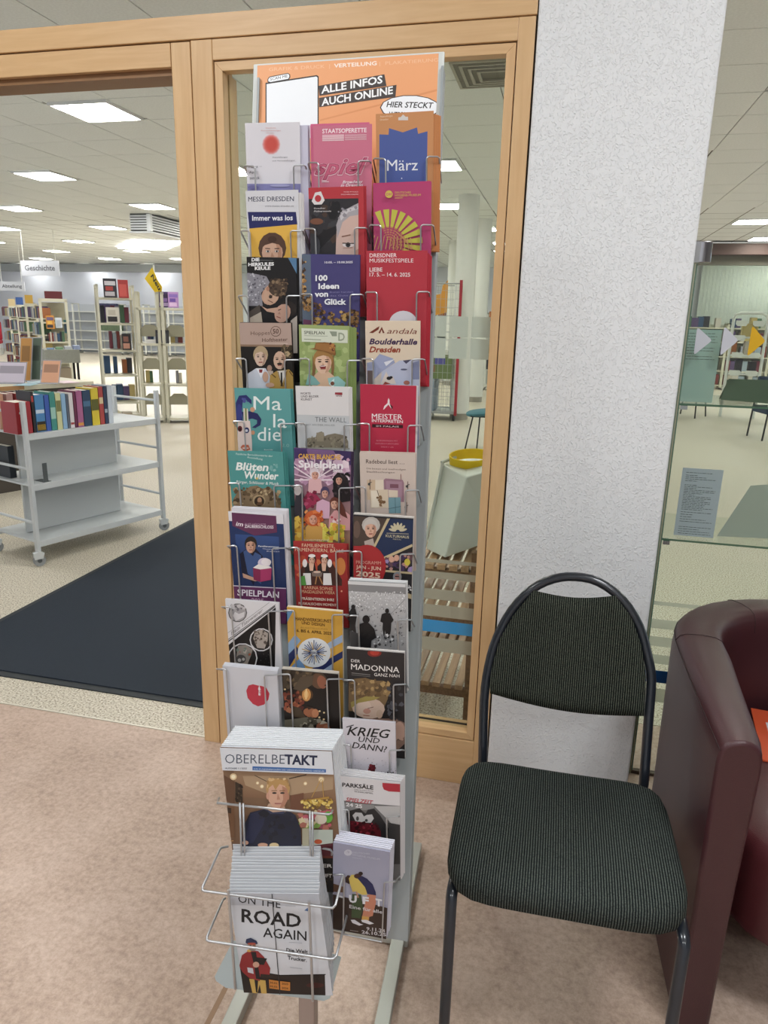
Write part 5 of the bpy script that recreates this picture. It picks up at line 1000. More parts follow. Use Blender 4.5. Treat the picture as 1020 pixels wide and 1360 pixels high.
# ================================================================ tub armchair
LEA = mat('maroon_leather', '452529', .38, var=.06, vscale=300, bump=.12, bscale=500)
ac = thing('tub_armchair', 'maroon leather tub armchair beside the visitor chair', 'armchair', at(.72, 1.85, 0))
path = [(.362, 1.345), (.358, 1.39), (.352, 1.50), (.347, 1.62), (.345, 1.74), (.345, 1.83)]
cx, cy, rr = .705, 1.83, .36
path += [(cx - rr * math.cos(a), cy + rr * math.sin(a)) for a in (math.pi * k / 18 for k in range(1, 18))]
path += [(2 * cx - x, y) for x, y in reversed(path[:6])]
n = len(path); secs = []
for i, (x, y) in enumerate(path):
    a = Vector(path[max(0, i - 1)] + (0,)); b = Vector(path[min(n - 1, i + 1)] + (0,)); t = (b - a).normalized(); inn = Vector((t.y, -t.x, 0))
    if inn.dot(Vector((cx - x, (cy if y > cy else y) - y, 0))) < 0: inn = -inn
    d = min(i, n - 1 - i); th = .082 + .040 * min(1, d / 4.0); zt = .737 - .012 * max(0, 1 - d / 3)
    base = Vector((x, y, 0)); prof = [(0, .015), (0, .3), (-.002, zt - .05), (.001, zt - .02), (.010, zt - .006), (.024, zt), (th * .5, zt + .003), (th - .028, zt), (th - .012, zt - .008), (th - .003, zt - .025), (th, zt - .06), (th - .006, .45), (th - .01, .3), (th - .012, .015)]
    secs.append([base + inn * q + Vector((0, 0, z)) for q, z in prof])
part(MB().ring_loft(secs), 'shell', LEA, ac, smooth=True, bevel=.008, seg=3)
SEAM_ = mat('dark_seam', '2a1417', .6)
ln = [s[3] + (s[3] - s[10]).normalized() * .0006 for s in secs]; part(MB().tube(ln, .0012, 5), 'seam', SEAM_, ac)
for k in (5, 11): part(MB().tube([secs[k][j] + Vector((0, 0, .0006)) for j in range(3, 11)], .0012, 5), 'seam', SEAM_, ac)
cu = MB(); rg = []
for sc, z in ((.90, .205), (.98, .215), (1, .24), (1, .40), (.98, .425), (.93, .437), (.6, .445), (.1, .447)):
    rg.append([Vector((cx + .252 * sq(k, 40, 4)[0] * sc, 1.70 + .315 * sq(k, 40, 4)[1] * sc, z)) for k in range(40)])
part(cu.ring_loft(rg), 'seat_cushion', mat('maroon_cushion', '54262a', .36, bump=.1, bscale=400), ac, smooth=True)
ob = MB().box(0, 0, 0, .20, .27, .004); M_ = at(.575, 1.76, .4475, -.12)
o = ob.build('magazine', mat('orange_cover', 'd85a35', .4), world=False); o.matrix_world = M_; tag(o, 'orange magazine with white panel lying on the armchair seat', 'magazine')
MB().box(.03, .02, .004, .2, .20, .0044).build('white_panel', mat('white_panel', 'd8dbe2', .5), o, world=False)
# ================================================================ book trolley
TO = Vector((-2.99, 3.545, 0)); ta = Vector((.30, .865, 0)).normalized(); TM = frame(TO, ta, Vector((-ta.y, ta.x, 0))); TL, TW = .915, .46
TG = mat('trolley_grey', 'cbd0d1', .4, .15); TG2 = mat('trolley_grey_dark', 'bcc1c1', .45, .15); BLK = mat('black_plastic', '17181a', .5); TYR = mat('caster_grey', '8d9192', .5)
tr = thing('book_trolley', 'grey metal library book trolley on casters with a row of books on top', 'trolley', TM.copy())
def tbx(*a): return MB().box(*a, M=TM)
for z in (.14, .49, .795):
    part(tbx(-.02, 0, z, TL + .02, TW, z + .012).box(-.02, 0, z - .025, TL + .02, .012, z + .002, M=TM).box(-.02, TW - .012, z - .025, TL + .02, TW, z + .002, M=TM), 'shelf', TG, tr, bevel=.002)
part(tbx(.05, TW / 2 - .01, .155, TL - .17, TW / 2 + .01, .795), 'divider_panel', TG2, tr)
part(tbx(.07, .02, .502, .10, .021, .62).box(.07, .02, .502, .12, .12, .504, M=TM), 'book_end', mat('dark_bookend', '4d5354', .5), tr)
for x in (-.035, TL + .01):
    for y in (-.012, TW - .018): part(tbx(x, y, .09, x + .025, y + .03, 1.0), 'upright', TG, tr, bevel=.004)
    for z in (.93, .60, .27): part(MB().tube([TM @ Vector((x + .012, 0, z)), TM @ Vector((x + .012, TW, z))], .009, 8), 'end_rail', TG, tr, smooth=True)
    for y in (.0, TW):
        w = MB(); c = TM @ Vector((x + .012, y, .035)); ax = (TM.to_3x3() @ Vector((.3, 1, 0))).normalized()
        part(MB().cyl(c - ax * .011, c + ax * .011, .035, 18), 'wheel', TYR, tr, smooth=True)
        part(MB().cyl(c - ax * .0125, c + ax * .0125, .014, 12), 'hub', mat('hub_dark', '55595b', .4), tr, smooth=True)
        f = frame(c, ax.cross(Vector((0, 0, 1))), Vector((0, 0, 1)))
        part(MB().prism([f @ Vector((q[0], q[1], -.017)) for q in ((-.028, .01), (.02, .012), (.03, .045), (.0, .06), (-.03, .05))], [f @ Vector((q[0], q[1], .017)) for q in ((-.028, .01), (.02, .012), (.03, .045), (.0, .06), (-.03, .05))]).box(-.008, .055, -.008, .008, .068, .008, M=f), 'caster_fork', mat('fork_white', 'c9cdcd', .4), tr)
def book(M, w, h, d, cover, label, group=None, pages='e6e0d2', spine=None, name='book'):
    """standing book: spine faces -y of M, thickness w along x"""
    b = MB(); b.box(0, 0, 0, w, .0015, h); b.box(0, 0, 0, .0015, d, h); b.box(w - .0015, 0, 0, w, d, h)
    o = b.build(name, mat('cloth_' + cover, cover, .5), world=False); o.matrix_world = M; tag(o, label, 'book', group)
    MB().box(.0016, .0016, .003, w - .0016, d - .003, h - .003).build('pages', mat('paper_edge', pages, .8), o, world=False)
    if spine:
        for z0, z1, c in spine: MB().box(.002, -.0004, h * z0, w - .002, -.0001, h * z1).build('spine_label', mat('spine_' + c, c, .5), o, world=False)
    return o
row = [(21, 42, 'a02a32', .185, 'plain red book at the near end of the trolley row', None), (43, 47, '1f1c20', .24, 'black book behind the red one on the trolley', [(.75, .9, 'b03a34')]),
       (47.5, 60, '4a82b4', .22, 'blue book with a white and yellow spine foot on the trolley', [(.02, .28, '2b2416'), (.05, .2, 'd2a93a'), (.5, .6, 'c9d8e4')]), (60.5, 67, '3a5aa8', .215, 'cobalt blue book on the trolley', None), (67.3, 75, '3f8a80', .23, 'sea-green book on the trolley', [(.3, .6, '9cc4b8')]),
       (75.4, 82.5, 'cdcf9e', .22, 'pale yellow-green book on the trolley', [(.5, .8, '7a7a4a')]), (82.8, 89, '8fb4d4', .215, 'light blue book on the trolley', None), (89.2, 92.5, '5a6270', .21, 'slim slate book on the trolley', None), (92.8, 98.6, 'd9d5d6', .215, 'white book on the trolley beside the maroon one', [(.1, .16, 'a03a3a')]),
       (99, 102.5, '6e2a4a', .225, 'slim maroon book on the trolley', None), (102.8, 111, 'a8628c', .225, 'mauve pink book on the trolley', [(.04, .12, 'd99a4a')]), (111.4, 122, '24405c', .225, 'dark navy book on the trolley', [(.55, .7, '4a7090')]), (122.4, 132.5, 'd8c23a', .235, 'bright yellow book on the trolley', [(.4, .7, '5a5a20')]),
       (132.8, 139, 'b04844', .24, 'brick red book with cream band on the trolley', [(.55, .72, 'dcc9a0')]), (139.3, 144, '2f3e58', .24, 'dark blue and grey book on the trolley', [(.3, .4, 'a9b2bc')]), (144.4, 150.5, 'c9d2dc', .245, 'pale grey-blue book at the far end of the trolley row', None)]
tmi = TM.inverted()
for u0, u1, c, h, lb, sp_ in row:
    v0 = 570 - (u0 - 41) * .10; v1 = 570 - (u1 - 41) * .10
    def onrow(u):   # intersect with the vertical plane y=.03 of the trolley
        o = tmi @ CAM; d = tmi.to_3x3() @ ray(u, 550); return (o + d * ((.03 - o.y) / d.y)).x
    a0, a1 = onrow(u0), onrow(u1)
    book(TM @ Matrix.Translation((a0, .03, .8075)), max(.008, a1 - a0 - .002), h, .15, c, lb, None, spine=sp_)
for k, (a0, c, w, lb) in enumerate([(-.005, 'c99a80', .03, 'beige-pink book on the far half of the trolley top'), (.045, 'b08a86', .04, 'dusty pink book on the far half of the trolley top'), (.10, '8a2f30', .035, 'dark red book on the far half of the trolley top'), (.15, '30343c', .03, 'charcoal book on the far half of the trolley top'), (.2, '7d8f78', .04, 'grey-green book on the far half of the trolley top')]):
    book(TM @ Matrix.Translation((a0, .28, .8075)), w, .21, .14, c, lb)
book(TM @ Matrix.Translation((.01, .27, .5035)), .04, .2, .14, '242a30', 'dark book on the middle shelf of the trolley')
# ================================================================ door mat
MATM = mat('navy_mat', '242d38', .95, var=.35, vscale=420, bump=.4, bscale=500); RUB = mat('mat_rubber', '2b3034', .7)
mt = thing('door_mat', 'large dark navy entrance mat on the terrazzo floor', 'mat', at(-1.87, 3.6, 0))
part(MB().box(-2.60, 2.325, .001, -1.17, 5.0, .010), 'pile', MATM, mt)
part(MB().box(-2.635, 2.29, .0, -1.14, 5.03, .005), 'rubber_edge', RUB, mt)
# ================================================================ display counter behind the trolley
CM = frame((-4.30, 5.40, 0), Vector((.40, .917, 0)), Vector((-.917, .40, 0)))
CRM = mat('cream_laminate', 'cfcab4', .5); BRW = mat('counter_brown', 'a97f52', .5); DK = mat('counter_dark', '4a433c', .7)
ct = thing('display_counter', 'cream display counter behind the trolley with leaflet stands', 'counter', CM.copy())
part(MB().box(-.9, 0, .86, .42, .75, .90, M=CM), 'top', CRM, ct, bevel=.003); part(MB().box(-.9, -.004, .865, -.22, .0, .898, M=CM), 'edge_strip', BRW, ct, label='brown wooden edge strip'); part(MB().box(-.8, .05, .0, .35, .7, .86, M=CM), 'body', DK, ct)
ACR = frosted('acrylic', 'c9c9d2', .45)
def stand(u, v, w, h, lean, col, label, rz=.3):
    p = P(u, v, z=.902); M = at(p.x, p.y, .902, rz)
    t = thing('leaflet_stand', label, 'stand', M)
    q = Matrix.Rotation(-lean, 4, 'X')
    MB().box(-w / 2, 0, 0, w / 2, .003, h, M=M @ q).build('back_plate', ACR, t); MB().box(-w / 2, -.08, 0, w / 2, .003, .003, M=M).build('foot', ACR, t)
    s_ = MB().box(-w / 2 + .008, -.004, .006, w / 2 - .008, -.001, h - .01, M=M @ q).build('sheet', mat('sheet_' + col, col, .5), t)
    MB().box(-w / 2 + .02, -.0045, h * .45, w / 2 - .02, -.0041, h * .8, M=M @ q).build('sheet_picture', mat('picture_' + col, col, .5, k=.55), s_); return t
stand(14, 509, .24, .20, .5, 'c2b9c6', 'lilac sheet in an acrylic stand at the left of the counter')
stand(66, 509, .16, .22, .5, 'd09a78', 'orange sheet in an acrylic stand at the right of the counter')
stand(33, 506, .11, .40, .35, 'b5823f', 'tan booklet in a stand, tall, left on the counter'); stand(46, 505, .11, .40, .35, '4a5a4c', 'dark green booklet in a stand on the counter')
for k, (u, v, c) in enumerate(((35, 511, '9fc0cc'), (48, 508, 'bfd2da'), (88, 508, 'dcc3cc'))):
    p = P(u, v, z=.9); o = MB().box(-.07, -.1, 0, .07, .1, .003 + .002 * k).build('flyer', mat('flyer_' + c, c, .5), world=False); o.matrix_world = at(p.x, p.y, .9005, .3 + k * .4)
    tag(o, ['pale blue flyer lying on the counter', 'whitish flyer lying mid-counter', 'pink-tinted flyer lying at the right of the counter'][k], 'flyer')
# ================================================================ library furniture in the hall
SH = mat('shelf_cream', 'd0ccb6', .5); SHD = mat('shelf_beige', 'aaa68f', .55); METAL = mat('shelf_metal_white', 'd5d6cd', .45)
def pix_frame(u, v, z, depth_y=None, face=True, yaw=0.0):
    p = P(u, v, z=z) if depth_y is None else P(u, v, y=depth_y)
    p = Vector((p.x, p.y, 0)); d = Vector((p.x, p.y, 0)).normalized()
    x = Vector((d.y, -d.x, 0)); M = frame(p, x, d)         # x to the right in view, y away
    return M @ Matrix.Rotation(yaw, 4, 'Z')
_bk = {}
PAL = ['7a3a34', '34506e', '4a6a4e', 'b5a36a', '8f8f96', 'c9c2b4', '2f2f36', 'a0623a', '5a4a6e', '98a6ae', 'b8b0a0', '6a2f3c']
def bookrow(M, x0, x1, z, h, d, group, label, fill=1.0, count=[0], tk=.035):
    x = x0
    while x < x1 - tk:
        w = tk * random.uniform(.6, 1.3); hh = h * random.uniform(.78, 1.0)
        if random.random() < fill:
            c = random.choice(PAL); k = (c, round(w, 2), round(hh, 2))
            if k not in _bk: _bk[k] = MB().box(0, 0, 0, k[1] - .002, d, k[2]).build('book', mat('cloth_' + c, c, .6), world=False); o = _bk[k]
            else: o = _bk[k].copy(); COL.objects.link(o)
            o.matrix_world = M @ Matrix.Translation((x, .01, z)); tag(o, label, 'book', group); count[0] += 1
        x += w
def shelf_unit(name, label, M, w, h, d, zs, back=None, frame_r=.018, group=None, wide_end=False, m=SH):
    t = thing(name, label, 'shelf', M, group)
    for x in (0, w - .03):
        b = MB().box(x, 0, 0, x + .03, .03, h, M=M).box(x, d - .03, 0, x + .03, d, h, M=M).box(x, 0, h - .03, x + .03, d, h, M=M).box(x, 0, 0, x + .03, d, .05, M=M); b.build('upright', m, t)
    for z in zs: MB().box(.03, 0, z - .015, w - .03, d, z + .012, M=M).build('shelf_board', m, t)
    if back: MB().box(.03, d - .012, .05, w - .03, d - .004, h - .03, M=M).build('back_panel', mat('shelf_back_' + back, back, .7), t)
    return t
def cover(M, x, z, w, h, cols, label, lean=.15, cat='book', y=-.02):
    """book displayed face-on"""
    Q = M @ Matrix.Translation((x, y, z)) @ Matrix.Rotation(-lean, 4, 'X')
    o = MB().box(0, 0, 0, w, .015, h).build('display_book', mat('cloth_' + cols[0], cols[0], .5), world=False); o.matrix_world = Q; tag(o, label, cat)
    b = MB()
    for i, c in enumerate(cols[1:]):
        z0 = h * (.08 + .84 * i / max(1, len(cols) - 1)); z1 = h * (.08 + .84 * (i + .8) / max(1, len(cols) - 1))
        MB().box(w * (.1 + .06 * (i % 2)), -.0006, z0, w * (.92 - .1 * ((i + 1) % 3)), -.0001, z1).build('cover_picture', mat('pic_' + c, c, .5), o, world=False)
    return o
# tall display shelf left of the post (faces the doorway)
M1 = pix_frame(141, 562, 0, yaw=.05); M1 = at(0, 0) @ M1
ppm = FPX / (M1.translation.length * .985)
W1 = 44 / ppm
u1 = shelf_unit('display_shelf', 'tall cream metal shelf with comic books displayed face-on, left part of pair', M1, W1, 1.88, .45, (.10, .28, .66, 1.0, 1.36, 1.70))
rg = lambda M, x, z, w, h, c, l, **k: cover(M, x, z, w, h, c, l, **k)
rg(M1, .10, 1.712, .17, .25, ['2a2730', 'b8b2b6', 'a33a34', 'c9c4c8'], 'black and red comic book on top of the display shelf'); rg(M1, .29, 1.712, .13, .24, ['a3312f', 'c4524a'], 'red comic book on top of the display shelf')
rg(M1, .11, 1.375, .17, .21, ['d0cbbd', '1c1a1c', 'b9b2a2'], 'white book with a black ink figure on the display shelf'); rg(M1, .29, 1.015, .12, .22, ['241f1f', 'c08a74', '8a5a4c'], 'dark book with a face on its cover, third board of the display shelf')
for z in (.3, .68, 1.02, 1.38): bookrow(M1 @ Matrix.Translation((0, .2, 0)), .05, W1 - .05, z, .24, .16, 'books behind the covers of the display shelf', 'small book standing at the back of the cream display shelf', .8, tk=.065)
MB_ = M1 @ Matrix.Translation((.05, -.01, .115))
for k in range(3):
    o = MB().box(0, 0, 0, .14 - k * .01, .2, .02).build('flat_book', mat('cloth_' + ['c8b27a', 'b5a68c', 'd0c8a8'][k], ['c8b27a', 'b5a68c', 'd0c8a8'][k], .6), world=False); o.matrix_world = MB_ @ Matrix.Translation((.02 + k * .16 if k < 2 else .03, 0, .0 if k < 2 else .021)); tag(o, ['tan book lying on the lowest board of the display shelf', 'beige book lying beside the tan one', 'cream book lying on the tan book'][k], 'book')
# open display racks to its right
for kx, (u0, wpx) in enumerate(((190, 27), (222, 29), (256, 30))):
    M2 = pix_frame(u0, 562, 0, yaw=-.08); W2 = wpx / ppm + .01
    t = thing('magazine_rack', ['open cream magazine rack right of the display shelf', 'second open magazine rack, nearest the wooden post', 'third open magazine rack, half hidden by the post'][kx], 'rack', M2)
    for x in (0, W2 - .04): MB().box(x, 0, 0, x + .04, .04, 1.80, M=M2).box(x, .3, 0, x + .04, .34, 1.80, M=M2).box(x, 0, 0, x + .04, .34, .04, M=M2).box(x, 0, 1.77, x + .04, .34, 1.80, M=M2).build('upright', SH, t)
    for z in (.04, .52, 1.08, 1.56): MB().box(0, 0, z, W2, .34, z + .03, M=M2).build('shelf_board', SH, t)
    for z in (.24, .74, 1.2):
        a = [(0.03, 0), (W2 - .03, 0), (W2 - .03, .10), (W2 * .7, .16), (W2 * .3, .16), (.03, .10)]
        MB().prism([M2 @ Vector((x, .2, z + q)) for x, q in a], [M2 @ Vector((x, .21, z + q)) for x, q in a]).build('curved_panel', SHD, t)
    if kx == 0:
        MB().box(.1, .03, 1.112, .3, .2, 1.16, M=M2).build('paper_pile', mat('paper_pile', 'dcd9d4', .6), t)
        cover(M2, .24, 1.115, .18, .18, ['26262a', '4a4a50'], 'black framed book on the open rack', y=.0); cover(M2, .30, 1.6, .17, .21, ['4a3468', 'b5a0c8', '8a6aa8', '3a2850'], 'purple comic book on top of the open rack', y=.05)
    if kx == 1: cover(M2, .10, 1.6, .14, .21, ['b58ac0', 'e0c0e0', '6a4a9c', '8a6ab8'], 'pink and purple comic book on top of the second rack', y=.05)
    if kx < 2:
        for z, lb in ((.555, 'low'), (1.115, 'upper')): bookrow(M2 @ Matrix.Translation((0, .22, 0)), .06, W2 - .08, z, .18, .1, 'books on the open racks', 'small book on an open cream magazine rack', .45, tk=.05)
# yellow flag on a pole standing behind the racks
p = P(206, 392, y=9.6); fm = pix_frame(206, 392, None, 9.6) if False else frame(Vector((p.x, p.y, 0)), Vector((p.y, -p.x, 0)), Vector((p.x, p.y, 0)))
fg = thing('yellow_flag', 'yellow paper flag on a thin white pole above the racks', 'flag', Matrix.Translation((p.x, p.y, 0)))
MB().cyl((p.x, p.y, 0.0), (p.x, p.y, P(205, 352, y=9.6).z), .012, 8).build('pole', METAL, fg); MB().box(-.15, -.1, 0, .15, .1, .02, M=fm).build('pole_foot', METAL, fg)
fl_ = [P(u, v, y=9.58) for u, v in ((202, 355), (192, 370), (207, 390), (214, 393), (215, 381), (209, 372))]
ff = MB().prism(fl_, [q + Vector((0, .006, 0)) for q in fl_]).build('flag_sheet', mat('flag_yellow', 'e3bf16', .6), fg)
def label_text(txt, a, b, up, m, par, bold=.02):
    """raised flat lettering between points a and b"""
    vs, fs, x0, x1 = glyphs(txt, bold); ux = (b - a) / (x1 - x0); n = ux.cross(up).normalized() * .002
    mb = MB(); mb.add([a + ux * (v.x - x0) + up * (v.y / .72) + n for v in vs], fs); mb.build('lettering', m, par)
SGT = mat('sign_grey_text', '6a6c74', .6); SGB = mat('sign_white', 'd3d6dc', .5)
a, b = P(200, 367, y=9.56), P(211, 386, y=9.56); up = (P(206, 366, y=9.56) - P(203, 369, y=9.56)) * 1.1
label_text('Neu', a, b, up, mat('flag_ink', '2a2a20', .6), fg, .03)
def hang_sign(txt, u0, v0, u1, v1, y, label):
    a, b = P(u0, v1, y=y), P(u1, v1, y=y); top = P(u0, v0, y=y); h = top.z - a.z
    d = (Vector((b.x, b.y, 0)) - Vector((a.x, a.y, 0))); z0 = a.z; M = frame((a.x, a.y, z0), d, (0, 0, 1)); w = d.length
    t = thing('hanging_sign', label, 'sign', M); MB().box(0, 0, -.02, w, h, .0, M=M).build('sign_board', SGB, t)
    for x in (.08, w - .08): MB().cyl(M @ Vector((x, h, -.01)), Vector(((M @ Vector((x, h, -.01))).x, (M @ Vector((x, h, -.01))).y, CEIL)), .006, 6).build('cord', METAL, t)
    A0 = M @ Vector((w * .1, h * .35, .001)); B0 = M @ Vector((w * .9, h * .35, .001)); label_text(txt, A0, B0, Vector((0, 0, h * .36)), SGT, t, .02)
hang_sign('Geschichte', 29, 346, 79, 366, 15.0, 'white hanging sign reading Geschichte over the shelves'); hang_sign('Abteilung', 0, 374, 33, 386, 17.5, 'smaller white hanging sign at the left, below the Geschichte sign')
# ranges of bookshelves, seen end-on
for k, (u, v, y, w) in enumerate(((54, 500, 12.6, .52), (35, 497, 14.2, .26), (23, 494, 15.6, .26), (13, 491, 17.0, .24))):
    p = P(u, 430, y=y); p.z = 0; dd = Vector((p.x, p.y, 0)).normalized(); X = Vector((dd.y, -dd.x, 0)); M = frame(p, X, dd); H_ = [1.74, 1.66, 1.64, 1.62][k]
    t = thing('bookcase', ['cream library bookcase range nearest the counter, end panel towards the doorway', 'second cream bookcase range from the nearest', 'third cream bookcase range from the nearest', 'farthest cream bookcase range at the left edge'][k], 'bookcase', M)
    for x in (0, w - .05): MB().box(x, 0, 0, x + .05, .05, H_, M=M).build('end_post', SH, t)
    MB().box(0, 0, H_ - .04, w, .05, H_ + .02, M=M).build('end_cap', SH, t)
    for z in (.12, .5, .9, 1.28): MB().box(.05, .01, z, w - .05, .3, z + .03, M=M).build('end_shelf', SH, t)
    MB().box(.05, .30, .05, w - .05, .31, H_ - .05, M=M).build('end_back', SHD, t)
    # side with books, running away to the left
    D2 = (dd * .975 - X * .22).normalized(); Q = frame(p + dd * .02 - X * .02, -D2, Vector((0, 0, 1)).cross(-D2) * -1)
    L2 = .8; Q = frame(p + D2 * L2, -D2, Vector((D2.y, -D2.x, 0)) * (1 if Vector((D2.y, -D2.x, 0)).dot(dd) > 0 else -1))
    for z in (.1, .42, .74, 1.06, 1.38):
        MB().box(0, 0, z - .02, L2, .3, z, M=Q).build('side_shelf', SH, t)
        bookrow(Q, 0.02, L2 - .02, z, .24, .2, 'books on the long sides of the bookcase ranges', 'book on the long side of a cream bookcase range', .95, tk=.115)
    if k == 0:
        cover(M, .10, 1.18, .15, .26, ['c9893a', '3a3438', 'e0b050', '6a5a7a'], 'orange and grey magazine on the end panel of the nearest range', y=-.02); cover(M, .27, 1.2, .12, .2, ['c9d0d6', 'b0b8c0'], 'pale magazine on the end panel of the nearest range', y=-.02)
        cover(M, .42, 1.1, .05, .26, ['1f5a5a', '2a3a4a'], 'slim teal book at the end panel of the nearest range', y=.0)
        bookrow(M, .1, w - .1, .93, .2, .12, 'books on the end panel', 'book on the end panel of the nearest bookcase range', 1, tk=.04)
        o = MB().box(.12, 0, H_ + .021, .44, .2, H_ + .16, M=M).build('box_file', mat('box_maroon', '5f2428', .6), mw=M); tag(o, 'maroon box file on top of the nearest bookcase range', 'box')
    else:
        o = MB().box(.02, 0, H_ + .021, .18, .15, H_ + .2, M=M).build('display_book', mat('top_' + str(k), ['', 'c9a24a', '3a5a96', 'c8b48a'][k], .6), mw=M); tag(o, ['', 'yellow book on top of the second bookcase range', 'blue book on top of the third bookcase range', 'tan book on top of the farthest bookcase range'][k], 'book')
# speckled leaflet table in front of the nearest range
p = P(58, 463, z=1.0); q = P(105, 463, z=1.0); M = frame((p.x, p.y, 0), q - p, Vector((-(q - p).y, (q - p).x, 0))); w = (q - p).length
t = thing('leaflet_table', 'speckled grey table with leaflets in front of the nearest bookcase range', 'table', M); GRN = mat('speckled_grey', 'a3a498', .7, var=.35, vscale=160)
MB().box(0, -.02, .80, w, .5, .985, M=M).build('top', GRN, t)
for x in (.02, w - .05):
    for y in (.0, .44): MB().box(x, y, 0, x + .03, y + .03, .80, M=M).build('leg', mat('black_steel', '1f1f22', .5), t)
MB().box(.08, .1, 0, w - .12, .4, .72, M=M).build('storage_box', mat('beige_box', 'b8a88e', .7), t)
for k, c in enumerate(('7f9cc0', '8ab08a', 'd0d4da', 'a9b6d6')):
    o = MB().box(0, 0, 0, .09, .14, .02 + .012 * k, M=M @ Matrix.Translation((.05 + k * .115, .02, .986))).build('leaflet_pile', mat('pile_' + c, c, .6), mw=M); tag(o, ['blue', 'green', 'white', 'pale blue'][k] + ' leaflet pile on the speckled table', 'leaflets')
# low shelving along the back wall
Mw = frame((P(97, 420, y=24.5).x, 24.5, 0), (1, 0, 0), (0, 1, 0))
for k in range(7): 
    t = shelf_unit('shelf_bay', 'white shelf bay against the back wall' , Mw @ Matrix.Translation((k * 1.0 - 2.0, 0, 0)), 1.0, 1.85, .4, (.15, .5, .85, 1.2, 1.55), 'b5bac0', group='white shelf bays along the back wall', m=METAL)
for k, (x, z, w, h, c, lb) in enumerate(((.05, 1.57, .8, .28, '3a3c5a', 'row of dark blue boxes on the top of the wall shelf'), (.05, 1.22, .7, .25, '3f4166', 'row of violet-blue boxes on the second board of the wall shelf'), (.08, .87, .85, .28, '5a6a50', 'row of green binders on the wall shelf'), (1.1, .15, .6, .3, 'c4c9cc', 'white printer on the low board of the wall shelf'))):
    Q = Mw @ Matrix.Translation((1.02 + x, .02, z + .012)); o = MB()
    n = int(w / .1)
    for i in range(n): o.box(i * w / n, 0, 0, (i + .92) * w / n, .25, h - .01 * (i % 2))
    o = o.build('file_box_row', mat('files_' + c, c, .6), world=False); o.matrix_world = Q; tag(o, lb, 'boxes')
struct(MB().box(-24, 24.9, 3.02, -5, 25.3, 3.28), 'trim_8', mat('duct_grey', 'a3a8a8', .6))
# red upholstered chair at the left edge
p = P(3, 470, y=22); Mr = at(p.x - .35, p.y, 0, .6); t = thing('red_chair', 'red upholstered chair at the far left edge behind the bookcases', 'chair', Mr)
RED = mat('red_fabric', 'a32233', .8); MB().box(-.3, -.3, .38, .3, .3, .5, M=Mr).build('seat', RED, t, bevel=.03); MB().box(-.3, .22, .5, .3, .34, 1.15, M=Mr).build('backrest', RED, t, bevel=.05)
for x in (-.27, .24):
    for y in (-.27, .25): MB().box(x, y, 0, x + .03, y + .03, .38, M=Mr).build('leg', METAL, t)
# fan coil under the ceiling
t = thing('air_conditioner', 'white louvred air conditioner hanging under the ceiling near the post', 'air conditioner', at(-7.6, 13.2, CEIL)); c0 = P(200, 307, z=2.99); AX, AY = c0.x, c0.y
WHP = mat('white_plastic', 'dcdfdf', .4); DKP = mat('dark_slot', '5c5f5c', .7)
MB().box(AX - .42, AY + .02, 3.0, AX - .02, AY + 1.3, CEIL).build('body', DKP, t)
for i in range(6):
    z = 3.02 + i * .045; MB().box(AX - .42, AY, z, AX - .06, AY + .02, z + .026).box(AX - .02, AY + .06, z, AX, AY + 1.3, z + .026).build('louvre', WHP, t)
MB().box(AX - .07, AY - .005, 2.98, AX + .005, AY + .07, CEIL - .01).build('corner_post', WHP, t); MB().box(AX - .44, AY - .005, 2.96, AX + .005, AY + 1.32, 2.99).build('base_frame', WHP, t)
# large opal ceiling light
pts = [P(u, v, z=CEIL - .02) for u, v in ((178, 319.5), (243, 322), (220, 332.3), (157, 330))]
t = thing('ceiling_light', 'large opal ceiling light grouped behind the hanging air conditioner', 'light', at(pts[0].x, pts[0].y, CEIL))
MB().prism(pts, [p + Vector((0, 0, .015)) for p in pts]).build('diffuser', EM, t)
# square ceiling vent beyond the partition
c = P(655, 90, z=CEIL); t = thing('ceiling_vent', 'square grey four-way ceiling vent seen over the side light', 'vent', at(c.x, c.y + .12, CEIL)); VN = mat('vent_grey', 'a9a698', .6); c = Vector((c.x, c.y + .12, 0))
for k, s in enumerate((.30, .24, .18, .12)):
    z = CEIL - .012 - .004 * k; b = MB()
    for (x0, y0, x1, y1) in ((-s, -s, s, -s + .022), (-s, s - .022, s, s), (-s, -s + .022, -s + .022, s - .022), (s - .022, -s + .022, s, s - .022)): b.box(c.x + x0, c.y + y0, z, c.x + x1, c.y + y1, z + .014)
    b.build('vent_ring', VN, t)
MB().box(c.x - .28, c.y - .28, CEIL - .008, c.x + .28, c.y + .28, CEIL - .004).build('vent_back', mat('vent_dark', '77756a', .8), t)
# ================================================================ behind the side light
COLM = mat('column_white', 'dadad2', .7)
for k, (x, y, r, lb) in enumerate(((-1.52, 11.35, .155, 'nearer white round column behind the roll cage'), (-1.60, 14.05, .165, 'second white round column, right of the first'), (-2.6, 17.5, .16, 'far white round column beside the rack edge'))):
    t = struct(MB().cyl((x, y, .1), (x, y, CEIL + .012), r, 32), 'trim_%d' % (k + 3), COLM, smooth=True)
    MB().cyl((x, y, 0), (x, y, .1), r - .012, 24).build('column_base', mat('column_base', '9a9488', .7), t, smooth=True)
